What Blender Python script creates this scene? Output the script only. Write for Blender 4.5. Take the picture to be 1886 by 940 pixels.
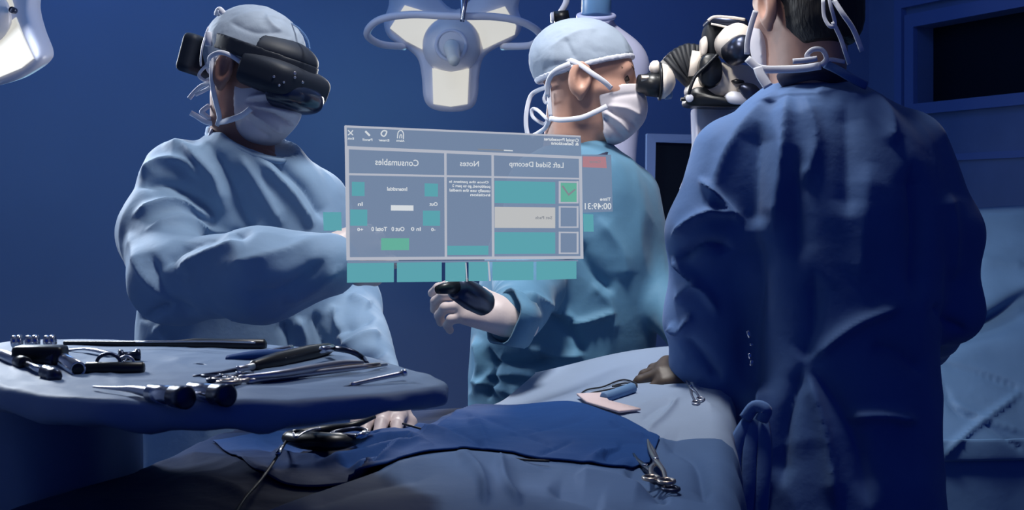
import bpy, bmesh, math, random
import numpy as np
from mathutils import Vector, Matrix

random.seed(7)
RNG = np.random.default_rng(11)
for _o in list(bpy.data.objects):
    bpy.data.objects.remove(_o)
SC = bpy.context.scene
COL = SC.collection

# ------------------------------------------------------------------ camera
F, HX, HY, CZ = 2400.0, 943.0, 380.0, 1.40      # focal length in pixels, horizon row, eye height
cam_d = bpy.data.cameras.new('camera')
cam_d.sensor_width = 36.0
cam_d.lens = 36.0 * F / 1886.0
cam_d.shift_y = -(470.0 - HY) / 1886.0
cam_d.clip_start = 0.05
cam_d.dof.use_dof = True
cam_d.dof.focus_distance = 2.45
cam_d.dof.aperture_fstop = 16.0
cam = bpy.data.objects.new('camera', cam_d)
cam.location = (0, 0, CZ)
cam.rotation_euler = (math.pi / 2, 0, 0)
COL.objects.link(cam)
SC.camera = cam

# ------------------------------------------------------------------ world, exposure
w = bpy.data.worlds.new('world'); SC.world = w; w.use_nodes = True
w.node_tree.nodes['Background'].inputs[0].default_value = (0.012, 0.070, 0.60, 1)
w.node_tree.nodes['Background'].inputs[1].default_value = 0.26
SC.view_settings.view_transform = 'Standard'
SC.view_settings.look = 'None'
SC.view_settings.exposure = 0.0
SC.view_settings.gamma = 1.0
SC.view_settings.use_curve_mapping = False


def P(px, py, D):
    return Vector(((px - HX) / F * D, D, CZ - (py - HY) / F * D))


def light(name, loc, target, size, power, color, size_y=None, spread=180):
    d = bpy.data.lights.new(name, 'AREA')
    d.energy = power; d.color = color; d.size = size
    d.shape = 'DISK'
    if size_y:
        d.shape = 'RECTANGLE'; d.size_y = size_y
    d.spread = math.radians(spread)
    o = bpy.data.objects.new(name, d)
    o.location = loc
    dv = (Vector(target) - Vector(loc)).normalized()
    o.rotation_euler = dv.to_track_quat('-Z', 'Y').to_euler()
    o['kind'] = 'helper'
    COL.objects.link(o)
    return o


# theatre lamp above the table (outside the frame), those in view, added unseen fills
light('table_lamp_light', (0.05, 2.09, 2.82), (0.06, 2.60, 1.1), 0.34, 9.8, (1.0, 0.98, 0.95), spread=98)
light('microscope_fill_light', (-0.62, 0.95, 2.75), (0.43, 2.55, 1.62), 0.25, 0.30, (1.0, 0.95, 0.88), spread=19)  # unseen narrow beam added to brighten the cream microscope body
light('side_fill_light', (-1.5, -0.6, 0.9), (-0.72, 1.6, 0.85), 1.2, 8.0, (0.20, 0.42, 1.0), spread=50)  # unseen blue fill added behind the camera to lift the tray's cloth bag
light('left_lamp_light', (-1.42, 3.05, 1.95), (-0.6, 2.3, 1.35), 0.36, 24, (0.85, 0.92, 1.0))
light('centre_lamp_light', P(835, 120, 3.9), (-0.1, 2.4, 1.25), 0.40, 12, (1.0, 0.98, 0.95))
light('overhead_fill_light', (-0.6, 3.2, 2.82), (-0.6, 3.2, 0), 1.0, 5, (0.25, 0.50, 1.0))  # unseen blue ambient fill added overhead, no fitting behind it
light('wall_wash_light', (-1.6, 4.1, 2.85), (-2.0, 5.2, 1.0), 1.8, 5.5, (0.13, 0.34, 1.0), 0.4)  # unseen wash added to brighten the left of the back wall
light('wall_wash_light', (0.9, 4.6, 2.85), (0.6, 5.6, 1.0), 1.4, 5, (0.12, 0.27, 1.0), 0.4)  # second added wash, for the right of the back wall


# ------------------------------------------------------------------ materials
def mat(name, color, rough=0.6, metal=0.0, bump=0.0, bscale=60.0, bdist=0.002, emit=None, estr=1.0,
        var=0.0, vscale=6.0, ridge=0.0, rscale=5.0, sheen=0.0, coat=0.0, spec=0.5, stretch=None, trans=0.0, alpha=1.0):
    m = bpy.data.materials.new(name); m.use_nodes = True
    nt = m.node_tree; b = nt.nodes['Principled BSDF']
    b.inputs['Base Color'].default_value = (*color, 1)
    b.inputs['Roughness'].default_value = rough
    b.inputs['Metallic'].default_value = metal
    b.inputs['Specular IOR Level'].default_value = spec
    b.inputs['Sheen Weight'].default_value = sheen
    b.inputs['Coat Weight'].default_value = coat
    b.inputs['Transmission Weight'].default_value = trans
    b.inputs['Alpha'].default_value = alpha
    if emit:
        b.inputs['Emission Color'].default_value = (*emit, 1)
        b.inputs['Emission Strength'].default_value = estr
    if bump or var:
        tc = nt.nodes.new('ShaderNodeTexCoord')
        mp = nt.nodes.new('ShaderNodeMapping')
        nt.links.new(tc.outputs['Object'], mp.inputs[0])
        if stretch:
            mp.inputs['Scale'].default_value = stretch
    if bump:
        n = nt.nodes.new('ShaderNodeTexNoise'); n.inputs['Scale'].default_value = bscale
        n.inputs['Detail'].default_value = 4
        nt.links.new(mp.outputs[0], n.inputs[0])
        bp = nt.nodes.new('ShaderNodeBump'); bp.inputs['Strength'].default_value = bump
        bp.inputs['Distance'].default_value = bdist
        nt.links.new(n.outputs[0], bp.inputs['Height'])
        nt.links.new(bp.outputs[0], b.inputs['Normal'])
        if ridge:
            n3 = nt.nodes.new('ShaderNodeTexNoise'); n3.noise_type = 'RIDGED_MULTIFRACTAL'
            n3.inputs['Scale'].default_value = rscale; n3.inputs['Detail'].default_value = 2.0
            n3.inputs['Roughness'].default_value = 0.45; n3.inputs['Distortion'].default_value = 0.5
            mp2 = nt.nodes.new('ShaderNodeMapping'); mp2.inputs['Scale'].default_value = (1, 1, 0.6)
            nt.links.new(tc.outputs['Object'], mp2.inputs[0]); nt.links.new(mp2.outputs[0], n3.inputs[0])
            b2 = nt.nodes.new('ShaderNodeBump'); b2.inputs['Strength'].default_value = ridge
            b2.inputs['Distance'].default_value = 0.03
            nt.links.new(n3.outputs[0], b2.inputs['Height']); nt.links.new(b2.outputs[0], bp.inputs['Normal'])
    if var:
        n2 = nt.nodes.new('ShaderNodeTexNoise'); n2.inputs['Scale'].default_value = vscale
        n2.inputs['Detail'].default_value = 3
        nt.links.new(mp.outputs[0], n2.inputs[0])
        r = nt.nodes.new('ShaderNodeValToRGB')
        r.color_ramp.elements[0].position = 0.3; r.color_ramp.elements[1].position = 0.7
        r.color_ramp.elements[0].color = (*[c * (1 - var) for c in color], 1)
        r.color_ramp.elements[1].color = (*[min(1, c * (1 + var)) for c in color], 1)
        nt.links.new(n2.outputs[0], r.inputs[0])
        nt.links.new(r.outputs[0], b.inputs['Base Color'])
    return m


def holo_mat(name, color, strength, opacity):
    m = bpy.data.materials.new(name); m.use_nodes = True
    nt = m.node_tree
    for n in list(nt.nodes):
        nt.nodes.remove(n)
    out = nt.nodes.new('ShaderNodeOutputMaterial')
    e = nt.nodes.new('ShaderNodeEmission'); e.inputs[0].default_value = (*color, 1)
    e.inputs[1].default_value = strength
    t = nt.nodes.new('ShaderNodeBsdfTransparent')
    mx = nt.nodes.new('ShaderNodeMixShader'); mx.inputs[0].default_value = opacity
    nt.links.new(t.outputs[0], mx.inputs[1]); nt.links.new(e.outputs[0], mx.inputs[2])
    nt.links.new(mx.outputs[0], out.inputs[0])
    return m


M = {}
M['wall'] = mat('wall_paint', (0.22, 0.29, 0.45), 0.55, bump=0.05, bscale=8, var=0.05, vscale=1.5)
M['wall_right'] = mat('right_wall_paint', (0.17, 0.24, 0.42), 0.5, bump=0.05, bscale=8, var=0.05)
M['trim'] = mat('trim_paint', (0.16, 0.24, 0.50), 0.4)
M['floor'] = mat('floor_vinyl', (0.08, 0.12, 0.22), 0.35, var=0.1)
M['ceiling'] = mat('ceiling_paint', (0.30, 0.35, 0.45), 0.8)
M['dark_glass'] = mat('dark_glass', (0.004, 0.007, 0.012), 0.35, spec=0.3)
FAB = dict(rough=0.75, bump=0.3, bscale=26, bdist=0.005, sheen=0.12, var=0.06, vscale=9, ridge=0.85, rscale=6.0)
M['gown_a'] = mat('gown_fabric_light', (0.225, 0.355, 0.53), **FAB)
M['gown_b'] = mat('gown_fabric_teal', (0.09, 0.235, 0.37), **FAB)
M['gown_c'] = mat('gown_fabric_blue', (0.075, 0.165, 0.38), **FAB)
M['drape_white'] = mat('pale_drape', (0.27, 0.35, 0.49), 0.7, bump=0.3, bscale=22, bdist=0.005, var=0.04, ridge=0.22, rscale=4.0)
M['drape_shaded'] = mat('shaded_near_drape', (0.080, 0.145, 0.29), 0.8, spec=0.2, bump=0.3, bscale=22, bdist=0.005, var=0.10, vscale=3, ridge=0.22, rscale=4.0)  # dimmer light on the near drape put into a darker, bluer colour
M['drape_blue'] = mat('blue_drape', (0.015, 0.062, 0.22), 0.8, spec=0.15, bump=0.4, bscale=30, bdist=0.004, var=0.08, ridge=0.25, rscale=7.0)
M['drape_tray'] = mat('tray_drape', (0.17, 0.26, 0.42), 0.6, bump=0.35, bscale=24, bdist=0.004, var=0.06, ridge=0.22, rscale=7.0)
M['drape_far'] = mat('back_table_drape', (0.13, 0.26, 0.47), 0.65, bump=0.35, bscale=18, bdist=0.006, var=0.05, ridge=0.5, rscale=4.0)
M['cap'] = mat('cap_fabric', (0.30, 0.365, 0.46), 0.75, bump=0.4, bscale=45, bdist=0.003, var=0.05, ridge=0.35, rscale=12.0)
M['mask'] = mat('mask_fabric', (0.66, 0.62, 0.66), 0.75, bump=0.25, bscale=60, bdist=0.002)
M['tie'] = mat('tie_fabric', (0.74, 0.76, 0.84), 0.7)
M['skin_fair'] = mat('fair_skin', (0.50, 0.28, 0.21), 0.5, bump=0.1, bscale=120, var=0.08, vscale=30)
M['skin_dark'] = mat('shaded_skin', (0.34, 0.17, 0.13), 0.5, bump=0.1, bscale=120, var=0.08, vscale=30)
M['hair'] = mat('black_hair', (0.010, 0.009, 0.010), 0.6, bump=0.8, bscale=220, bdist=0.003, stretch=(1, 1, 0.12))
M['glove'] = mat('pale_glove', (0.72, 0.60, 0.58), 0.45, bump=0.15, bscale=90)
M['eye'] = mat('eye_dark', (0.05, 0.035, 0.03), 0.2)
M['brow'] = mat('brow_hair', (0.16, 0.09, 0.06), 0.8)
M['navy'] = mat('navy_scrub', (0.012, 0.016, 0.05), 0.8)
M['black'] = mat('black_plastic', (0.008, 0.010, 0.014), 0.35)
M['black_soft'] = mat('black_rubber', (0.010, 0.013, 0.020), 0.6)
M['headset'] = mat('headset_plastic', (0.014, 0.020, 0.034), 0.6, spec=0.35)
M['visor'] = mat('visor_glass', (0.008, 0.014, 0.035), 0.22, coat=0.2)
M['visor_clear'] = mat('clear_visor_edge', (0.10, 0.20, 0.42), 0.08, coat=0.6, alpha=0.55)
M['cream'] = mat('cream_enamel', (0.86, 0.78, 0.70), 0.45)
M['white_enamel'] = mat('white_enamel', (0.62, 0.64, 0.74), 0.4)
M['lamp_shell'] = mat('lamp_shell', (0.74, 0.74, 0.84), 0.38)
M['lamp_dome'] = mat('lamp_dome', (0.88, 0.84, 0.86), 0.35)
M['lamp_glow'] = mat('lamp_diffuser', (0.3, 0.3, 0.3), 0.5, emit=(1.0, 0.965, 0.84), estr=0.58)
M['chrome'] = mat('chrome', (0.62, 0.62, 0.68), 0.18, metal=1.0)
M['steel'] = mat('brushed_steel', (0.50, 0.50, 0.56), 0.32, metal=1.0)
M['dark_steel'] = mat('dark_steel', (0.05, 0.06, 0.10), 0.3, metal=0.8)
M['brass'] = mat('warm_steel', (0.52, 0.44, 0.38), 0.3, metal=1.0)
M['pale_plastic'] = mat('pale_blue_drape_film', (0.45, 0.50, 0.78), 0.35, alpha=0.85)
M['teal_tube'] = mat('blue_tube', (0.10, 0.22, 0.42), 0.4)
M['gauze'] = mat('pink_gauze', (0.78, 0.62, 0.62), 0.9, bump=0.4, bscale=150)
M['brown'] = mat('brown_glove', (0.09, 0.065, 0.05), 0.5)
M['drape_dark'] = mat('shadow_drape', (0.012, 0.034, 0.11), 0.85, spec=0.12, bump=0.4, bscale=30, bdist=0.005)  # shade below the tray put into the sheet's dark colour
M['column_white'] = mat('column_wrap', (0.62, 0.60, 0.70), 0.5, bump=0.3, bscale=14, bdist=0.004)
M['film_white'] = mat('film_wrap', (0.50, 0.52, 0.72), 0.4, bump=0.3, bscale=14, bdist=0.004)
M['bezel'] = mat('blue_bezel', (0.18, 0.27, 0.52), 0.4)


# ------------------------------------------------------------------ object helpers
def link(name, me, m, parent=None, label=None, cat=None, group=None, kind=None):
    o = bpy.data.objects.new(name, me)
    COL.objects.link(o)
    if m is not None and me is not None and not me.materials:
        me.materials.append(m)
    if parent is not None:
        o.parent = parent
    if label: o['label'] = label
    if cat: o['category'] = cat
    if group: o['group'] = group
    if kind: o['kind'] = kind
    return o


def empty(name, loc, label, cat, group=None):
    o = bpy.data.objects.new(name, None)
    o.empty_display_size = 0.05
    o.location = loc
    COL.objects.link(o)
    o['label'] = label; o['category'] = cat
    if group: o['group'] = group
    return o


def part(name, me, m, root, label=None):
    """child of root; mesh vertices are given in world space and moved to the root's frame"""
    base = root
    mw = Matrix.Identity(4)
    chain = []
    while base is not None:
        chain.append(base); base = base.parent
    for b in reversed(chain):
        mw = mw @ Matrix.Translation(b.location)
    me.transform(mw.inverted())
    return link(name, me, m, root, label)


def mesh(verts, faces, smooth=True):
    me = bpy.data.meshes.new('m')
    me.from_pydata([tuple(v) for v in verts], [], [tuple(f) for f in faces])
    if smooth:
        me.polygons.foreach_set('use_smooth', [True] * len(me.polygons))
    me.update()
    return me


def np_mesh(V, Q):
    me = bpy.data.meshes.new('m')
    V = np.asarray(V, dtype=np.float32); Q = np.asarray(Q, dtype=np.int32)
    me.vertices.add(len(V)); me.vertices.foreach_set('co', V.ravel())
    me.loops.add(Q.size); me.loops.foreach_set('vertex_index', Q.ravel())
    me.polygons.add(len(Q))
    me.polygons.foreach_set('loop_start', np.arange(0, Q.size, 4, dtype=np.int32))
    me.polygons.foreach_set('loop_total', np.full(len(Q), 4, dtype=np.int32))
    me.polygons.foreach_set('use_smooth', np.ones(len(Q), dtype=bool))
    me.update(calc_edges=True)
    return me


def catmull(pts, n=8, closed=False):
    pts = [np.array(p, dtype=float) for p in pts]
    if len(pts) < 3 and not closed:
        return [pts[0] + (pts[1] - pts[0]) * t for t in np.linspace(0, 1, n + 1)]
    out = []
    N = len(pts)
    rng = range(N if closed else N - 1)
    for i in rng:
        if closed:
            p0, p1, p2, p3 = pts[(i - 1) % N], pts[i], pts[(i + 1) % N], pts[(i + 2) % N]
        else:
            p1, p2 = pts[i], pts[i + 1]
            p0 = pts[i - 1] if i else 2 * p1 - p2
            p3 = pts[i + 2] if i + 2 < N else 2 * p2 - p1
        for k in range(n):
            t = k / n
            out.append(0.5 * ((2 * p1) + (-p0 + p2) * t + (2 * p0 - 5 * p1 + 4 * p2 - p3) * t * t
                              + (-p0 + 3 * p1 - 3 * p2 + p3) * t ** 3))
    if not closed:
        out.append(pts[-1])
    return out


def merge(*ms):
    """join meshes (verts, faces lists) into one"""
    V, Fc = [], []
    for v, f in ms:
        k = len(V)
        V += list(v); Fc += [tuple(i + k for i in q) for q in f]
    return V, Fc


def sweep(pts, r, seg=8, flat=None, normal=(0, -1, 0), n=6, closed=False, smooth=True):
    """tube along pts. r: number or list per control point; flat: thickness ratio for ribbons"""
    rs = r if isinstance(r, (list, tuple)) else [r] * len(pts)
    q = [list(p) + [rr] for p, rr in zip(pts, rs)]
    c = catmull(q, n, closed) if smooth else [np.array(x) for x in q]
    C = [Vector(x[:3]) for x in c]; R = [max(1e-5, x[3]) for x in c]
    N = len(C); V = []; Fc = []
    for i in range(N):
        a = C[(i - 1) % N] if (closed or i) else C[i]
        b = C[(i + 1) % N] if (closed or i < N - 1) else C[i]
        T = (b - a).normalized()
        nn = Vector(normal)
        S = T.cross(nn)
        if S.length < 1e-3:
            S = T.cross(Vector((0.3, 0.2, 1)))
        S.normalize(); U = S.cross(T).normalized()
        for k in range(seg):
            t = 2 * math.pi * k / seg
            V.append(C[i] + S * (R[i] * math.cos(t)) + U * (R[i] * math.sin(t) * (flat or 1.0)))
    for i in range(N if closed else N - 1):
        j = (i + 1) % N
        for k in range(seg):
            l = (k + 1) % seg
            Fc.append((i * seg + k, i * seg + l, j * seg + l, j * seg + k))
    if not closed:
        Fc.append(tuple(reversed(range(seg))))
        Fc.append(tuple((N - 1) * seg + k for k in range(seg)))
    return V, Fc


def lathe(a, b, prof, seg=20):
    """prof: list of (t along a->b, radius)"""
    a, b = Vector(a), Vector(b); T = (b - a); L = T.length; T.normalize()
    S = T.cross(Vector((0, 0, 1)))
    if S.length < 1e-3: S = T.cross(Vector((1, 0, 0)))
    S.normalize(); U = S.cross(T)
    V, Fc = [], []
    for t, r in prof:
        for k in range(seg):
            an = 2 * math.pi * k / seg
            V.append(a + T * (t * L) + S * (r * math.cos(an)) + U * (r * math.sin(an)))
    for i in range(len(prof) - 1):
        for k in range(seg):
            l = (k + 1) % seg
            Fc.append((i * seg + k, i * seg + l, (i + 1) * seg + l, (i + 1) * seg + k))
    Fc.append(tuple(reversed(range(seg)))); n = len(prof) - 1
    Fc.append(tuple(n * seg + k for k in range(seg)))
    return V, Fc


def cyl(a, b, r, r2=None, seg=20, bev=0.12):
    r2 = r if r2 is None else r2
    L = (Vector(b) - Vector(a)).length
    e = min(bev * min(r, r2) / max(L, 1e-6), 0.2)
    return lathe(a, b, [(0, r * (1 - bev)), (e, r), (1 - e, r2), (1, r2 * (1 - bev))], seg)


def prism(outline, depth, bev=0.0):
    """outline: list of Vector in a plane; extruded by Vector depth, optional inset bevel"""
    n = len(outline); c = sum((Vector(p) for p in outline), Vector()) / n
    dv = Vector(depth)
    rings = [(0, 1 - bev), (0.12, 1), (0.88, 1), (1, 1 - bev)] if bev else [(0, 1), (1, 1)]
    V, Fc = [], []
    for t, s in rings:
        for p in outline:
            V.append(c + (Vector(p) - c) * s + dv * t)
    for i in range(len(rings) - 1):
        for k in range(n):
            l = (k + 1) % n
            Fc.append((i * n + k, i * n + l, (i + 1) * n + l, (i + 1) * n + k))
    Fc.append(tuple(reversed(range(n)))); m = len(rings) - 1
    Fc.append(tuple(m * n + k for k in range(n)))
    return V, Fc


def box(lo, hi, bev=0.0):
    x0, y0, z0 = lo; x1, y1, z1 = hi
    bm = bmesh.new()
    bmesh.ops.create_cube(bm, size=1)
    for v in bm.verts:
        v.co = Vector(((x0 + x1) / 2 + v.co.x * (x1 - x0), (y0 + y1) / 2 + v.co.y * (y1 - y0), (z0 + z1) / 2 + v.co.z * (z1 - z0)))
    if bev:
        bmesh.ops.bevel(bm, geom=bm.edges[:], offset=bev, segments=2, affect='EDGES', profile=0.5)
    bm.normal_update()
    V = [v.co.copy() for v in bm.verts]; bm.verts.index_update()
    Fc = [tuple(v.index for v in f.verts) for f in bm.faces]
    bm.free()
    return V, Fc


def obox(o, ax, ay, az, bev=0.0):
    """box spanned from corner-centre o with half axes ax, ay, az (Vectors)"""
    V, Fc = box((-1, -1, -1), (1, 1, 1), 0)
    if bev:
        s = min(ax.length, ay.length, az.length)
        lx, ly, lz = ax.length, ay.length, az.length
        V, Fc = box((-lx, -ly, -lz), (lx, ly, lz), min(bev, s * 0.9))
        return [o + ax.normalized() * v.x + ay.normalized() * v.y + az.normalized() * v.z for v in V], Fc
    return [o + ax * v.x + ay * v.y + az * v.z for v in V], Fc


# ------------------------------------------------------------------ implicit surfaces (numpy)
def smin(a, b, k):
    h = np.clip(0.5 + 0.5 * (b - a) / k, 0, 1)
    return b + (a - b) * h - k * h * (1 - h)


def rc(p, a, b, r1, r2):
    a = np.array(a, float); b = np.array(b, float); ab = b - a
    t = np.clip(((p - a) @ ab) / (ab @ ab + 1e-12), 0, 1)
    return np.linalg.norm(p - a - t[:, None] * ab, axis=1) - (r1 + (r2 - r1) * t)


def ell(p, c, r):
    q = p - np.array(c, float); r = np.array(r, float)
    k0 = np.linalg.norm(q / r, axis=1); k1 = np.linalg.norm(q / (r * r), axis=1)
    return k0 * (k0 - 1) / (k1 + 1e-9)


class Sections:
    """stack of ellipses along z: rows (py, pxL, pxR, D, ry)"""
    def __init__(self, rows):
        z, cx, cy, rx, ry = [], [], [], [], []
        for py, a, b, D, r in rows:
            z.append(CZ - (py - HY) / F * D); cx.append(((a + b) / 2 - HX) / F * D)
            rx.append((b - a) / 2 / F * D); cy.append(D); ry.append(r)
        o = np.argsort(z)
        arr = np.array([z, cx, cy, rx, ry]).T[o]
        sm = np.array(catmull(list(arr), 8))
        self.t = sm; self.z0, self.z1 = sm[0, 0], sm[-1, 0]

    def __call__(self, p):
        t = self.t
        cx, cy, rx, ry = (np.interp(p[:, 2], t[:, 0], t[:, i]) for i in (1, 2, 3, 4))
        x = np.abs((p[:, 0] - cx) / rx); y = np.abs((p[:, 1] - cy) / ry)
        e = 2.3
        d = ((x ** e + y ** e) ** (1 / e) - 1) * np.minimum(rx, ry)
        return np.maximum(d, np.maximum(p[:, 2] - self.z1, self.z0 - p[:, 2]))


def surf(f, lo, hi, h):
    """block-culled sampling + naive surface nets"""
    lo = np.array(lo, float); hi = np.array(hi, float)
    B = 8
    nb = np.ceil((hi - lo) / (h * B)).astype(int)
    n = nb * B
    cs = [lo[i] + (np.arange(nb[i]) + 0.5) * B * h for i in range(3)]
    C = np.stack(np.meshgrid(*cs, indexing='ij'), -1).reshape(-1, 3)
    fc = f(C).reshape(nb)
    act = np.abs(fc) < B * h * 0.87 * 1.9
    big = lambda a: np.repeat(np.repeat(np.repeat(a, B, 0), B, 1), B, 2)
    Fv = big(fc).astype(np.float32)
    Fv = np.where(np.abs(Fv) < 1e-6, 1e-6, Fv)
    mk = big(act)
    ijk = np.argwhere(mk)
    vals = np.empty(len(ijk), np.float32)
    for s in range(0, len(ijk), 400000):
        vals[s:s + 400000] = f(lo + ijk[s:s + 400000] * h)
    Fv[mk] = vals
    # closed border
    Fv[0] = Fv[-1] = 1; Fv[:, 0] = Fv[:, -1] = 1; Fv[:, :, 0] = Fv[:, :, -1] = 1
    S = Fv < 0
    cnt = np.zeros(n - 1, np.int8)
    for a in (0, 1):
        for b in (0, 1):
            for c in (0, 1):
                cnt += S[a:n[0] - 1 + a, b:n[1] - 1 + b, c:n[2] - 1 + c]
    A = np.argwhere((cnt > 0) & (cnt < 8))
    idx = -np.ones(n - 1, np.int32); idx[A[:, 0], A[:, 1], A[:, 2]] = np.arange(len(A))
    pos = np.zeros((len(A), 3)); wt = np.zeros(len(A))
    cor = [(a, b, c) for a in (0, 1) for b in (0, 1) for c in (0, 1)]
    val = {c: Fv[A[:, 0] + c[0], A[:, 1] + c[1], A[:, 2] + c[2]] for c in cor}
    for c in cor:
        for ax in range(3):
            if c[ax] == 0:
                d = list(c); d[ax] = 1; d = tuple(d)
                v0, v1 = val[c], val[d]
                m = (v0 < 0) != (v1 < 0)
                t = np.where(m, v0 / (v0 - v1 + 1e-20), 0)
                q = np.tile(np.array(c, float), (len(A), 1)); q[:, ax] += t
                pos += q * m[:, None]; wt += m
    V = lo + (A + pos / wt[:, None]) * h
    Q = []
    for ax in range(3):
        o1, o2 = [(1, 2), (2, 0), (0, 1)][ax]
        sl0 = [slice(None)] * 3; sl1 = [slice(None)] * 3
        sl0[ax] = slice(0, -1); sl1[ax] = slice(1, None)
        s0, s1 = S[tuple(sl0)], S[tuple(sl1)]
        E = np.argwhere(s0 != s1)
        E = E[(E[:, o1] > 0) & (E[:, o2] > 0) & (E[:, o1] < n[o1] - 1) & (E[:, o2] < n[o2] - 1)]
        ins = s0[E[:, 0], E[:, 1], E[:, 2]]
        def g(d1, d2):
            e = E.copy(); e[:, o1] += d1; e[:, o2] += d2
            return idx[e[:, 0], e[:, 1], e[:, 2]]
        q = np.stack([g(-1, -1), g(0, -1), g(0, 0), g(-1, 0)], 1)
        q[~ins] = q[~ins][:, ::-1]
        Q.append(q)
    Q = np.concatenate(Q)
    Q = Q[(Q >= 0).all(1)]
    return V, Q


def normals(V, Q):
    a = V[Q[:, 2]] - V[Q[:, 0]]; b = V[Q[:, 3]] - V[Q[:, 1]]
    fn = np.cross(a, b)
    N = np.zeros_like(V)
    for i in range(4):
        np.add.at(N, Q[:, i], fn)
    return N / (np.linalg.norm(N, axis=1, keepdims=True) + 1e-12)


LAT = RNG.random((32, 32, 32))


def vnoise(p, s):
    q = p * s + 100.0
    i = np.floor(q).astype(int); f = q - i; f = f * f * (3 - 2 * f)
    r = 0
    for a in (0, 1):
        for b in (0, 1):
            for c in (0, 1):
                wgt = (f[:, 0] if a else 1 - f[:, 0]) * (f[:, 1] if b else 1 - f[:, 1]) * (f[:, 2] if c else 1 - f[:, 2])
                r = r + wgt * LAT[(i[:, 0] + a) % 32, (i[:, 1] + b) % 32, (i[:, 2] + c) % 32]
    return r * 2 - 1


def crumple(V, amp, fr, stretch=(1, 1, 1)):
    p = V * np.array(stretch)
    w1 = np.stack([vnoise(p + 7, fr * .6), vnoise(p + 17, fr * .6), vnoise(p + 27, fr * .6)], 1) * 0.6 / fr
    a = 1 - np.abs(vnoise(p + w1, fr)) * 2
    b = 1 - np.abs(vnoise(p * 1.0 + w1 * 1.5 + 5, fr * 2.1)) * 2
    c_ = np.abs(vnoise(p * np.array((1, 1, .7)) + w1 * 2 + 11, fr * .45))
    return amp * (0.55 * a + 0.30 * b + 0.8 * (1 - np.sqrt(c_ + 1e-3)))


def seg_fold(V, N, folds, scale=1.0):
    """ridges and valleys pressed along polylines; each: ([(px,py),...], amp_m, width_px)"""
    px = HX + V[:, 0] / V[:, 1] * F; py = HY - (V[:, 2] - CZ) / V[:, 1] * F
    vd = V - np.array([0, 0, CZ]); vd /= np.linalg.norm(vd, axis=1, keepdims=True)
    wgt = np.clip(-(N * vd).sum(1) * 2.2, 0, 1)
    disp = np.zeros(len(V))
    for pts, amp, wd in folds:
        c = np.array(catmull([np.array(q, float) for q in pts], 5))
        lo = c.min(0) - wd * 3; hi = c.max(0) + wd * 3
        m = (px > lo[0]) & (px < hi[0]) & (py > lo[1]) & (py < hi[1]) & (wgt > 0)
        if not m.any(): continue
        P2 = np.stack([px[m], py[m]], 1)
        best = np.full(len(P2), 1e9); bt = np.zeros(len(P2))
        for i in range(len(c) - 1):
            ab = c[i + 1] - c[i]
            t = np.clip(((P2 - c[i]) @ ab) / (ab @ ab + 1e-9), 0, 1)
            d = np.linalg.norm(P2 - c[i] - t[:, None] * ab, axis=1)
            u = d < best
            best[u] = d[u]; bt[u] = ((i + t) / (len(c) - 1))[u]
        tap = np.clip(np.sin(np.pi * np.clip(bt, 0.0, 1)) * 2.0 + 0.05, 0, 1)
        w_ = wd * (0.45 + 0.55 * tap)
        disp[m] += amp * tap * np.exp(-(best / w_) ** 1.35) * wgt[m]
    return disp * scale


print('helpers ready')
# ------------------------------------------------------------------ the room
# right wall runs towards the camera at 23.5 degrees; back wall is square to it
CORNER = Vector((1.71, 6.24, 0))
RW = Vector((0.399, -0.917, 0)).normalized()      # along the right wall, towards the camera
BW = Vector((-0.917, -0.399, 0)).normalized()     # along the back wall, towards the left
RIN = Vector((-0.917, -0.399, 0)).normalized()    # right wall, into the room
BIN = Vector((0.399, -0.917, 0)).normalized()     # back wall, into the room
UPV = Vector((0, 0, 1))
HGT = 2.9


def slab(o, a, b, t):
    """o corner, a and b edge vectors, t thickness vector"""
    c = Vector(o) + (a + b + t) / 2
    return obox(c, a / 2, b / 2, t / 2)


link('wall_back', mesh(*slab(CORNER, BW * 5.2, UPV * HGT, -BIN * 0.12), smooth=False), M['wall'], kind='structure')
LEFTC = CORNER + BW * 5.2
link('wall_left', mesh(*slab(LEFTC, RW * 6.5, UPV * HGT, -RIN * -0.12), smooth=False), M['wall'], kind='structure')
link('floor', mesh(*box((-4.5, -1.5, -0.05), (5.5, 7.2, 0.0)), smooth=False), M['floor'], kind='structure')
link('ceiling', mesh(*box((-4.5, 0.2, HGT), (5.5, 7.2, HGT + 0.05)), smooth=False), M['ceiling'], kind='structure')
# right wall in four pieces round the window opening
W0, W1, WZ0, WZ1 = 0.34, 1.75, 1.865, 2.215
rw_parts = [slab(CORNER, RW * W0, UPV * HGT, -RIN * 0.14), slab(CORNER + RW * W1, RW * 4.6, UPV * HGT, -RIN * 0.14),
            slab(CORNER + RW * W0, RW * (W1 - W0), UPV * WZ0, -RIN * 0.14),
            slab(CORNER + RW * W0 + UPV * WZ1, RW * (W1 - W0), UPV * (HGT - WZ1), -RIN * 0.14)]
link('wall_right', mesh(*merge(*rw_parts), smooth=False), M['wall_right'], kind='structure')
win = link('window_1', mesh(*slab(CORNER + RW * W0 + UPV * WZ0 - RIN * 0.09, RW * (W1 - W0), UPV * (WZ1 - WZ0), -RIN * 0.02), smooth=False),
           M['dark_glass'], kind='structure')
fr = []
for (s, z, ds, dz) in ((W0 - 0.06, WZ1, W1 - W0 + 0.12, 0.06), (W0 - 0.06, WZ0 - 0.05, W1 - W0 + 0.12, 0.05),
                       (W0 - 0.06, WZ0, 0.06, WZ1 - WZ0), (W1, WZ0, 0.06, WZ1 - WZ0)):
    fr.append(slab(CORNER + RW * s + UPV * z + RIN * 0.001, RW * ds, UPV * dz, RIN * 0.025))
fm = mesh(*merge(*fr), smooth=False)
link('window_frame', fm, M['trim'], win)
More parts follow.
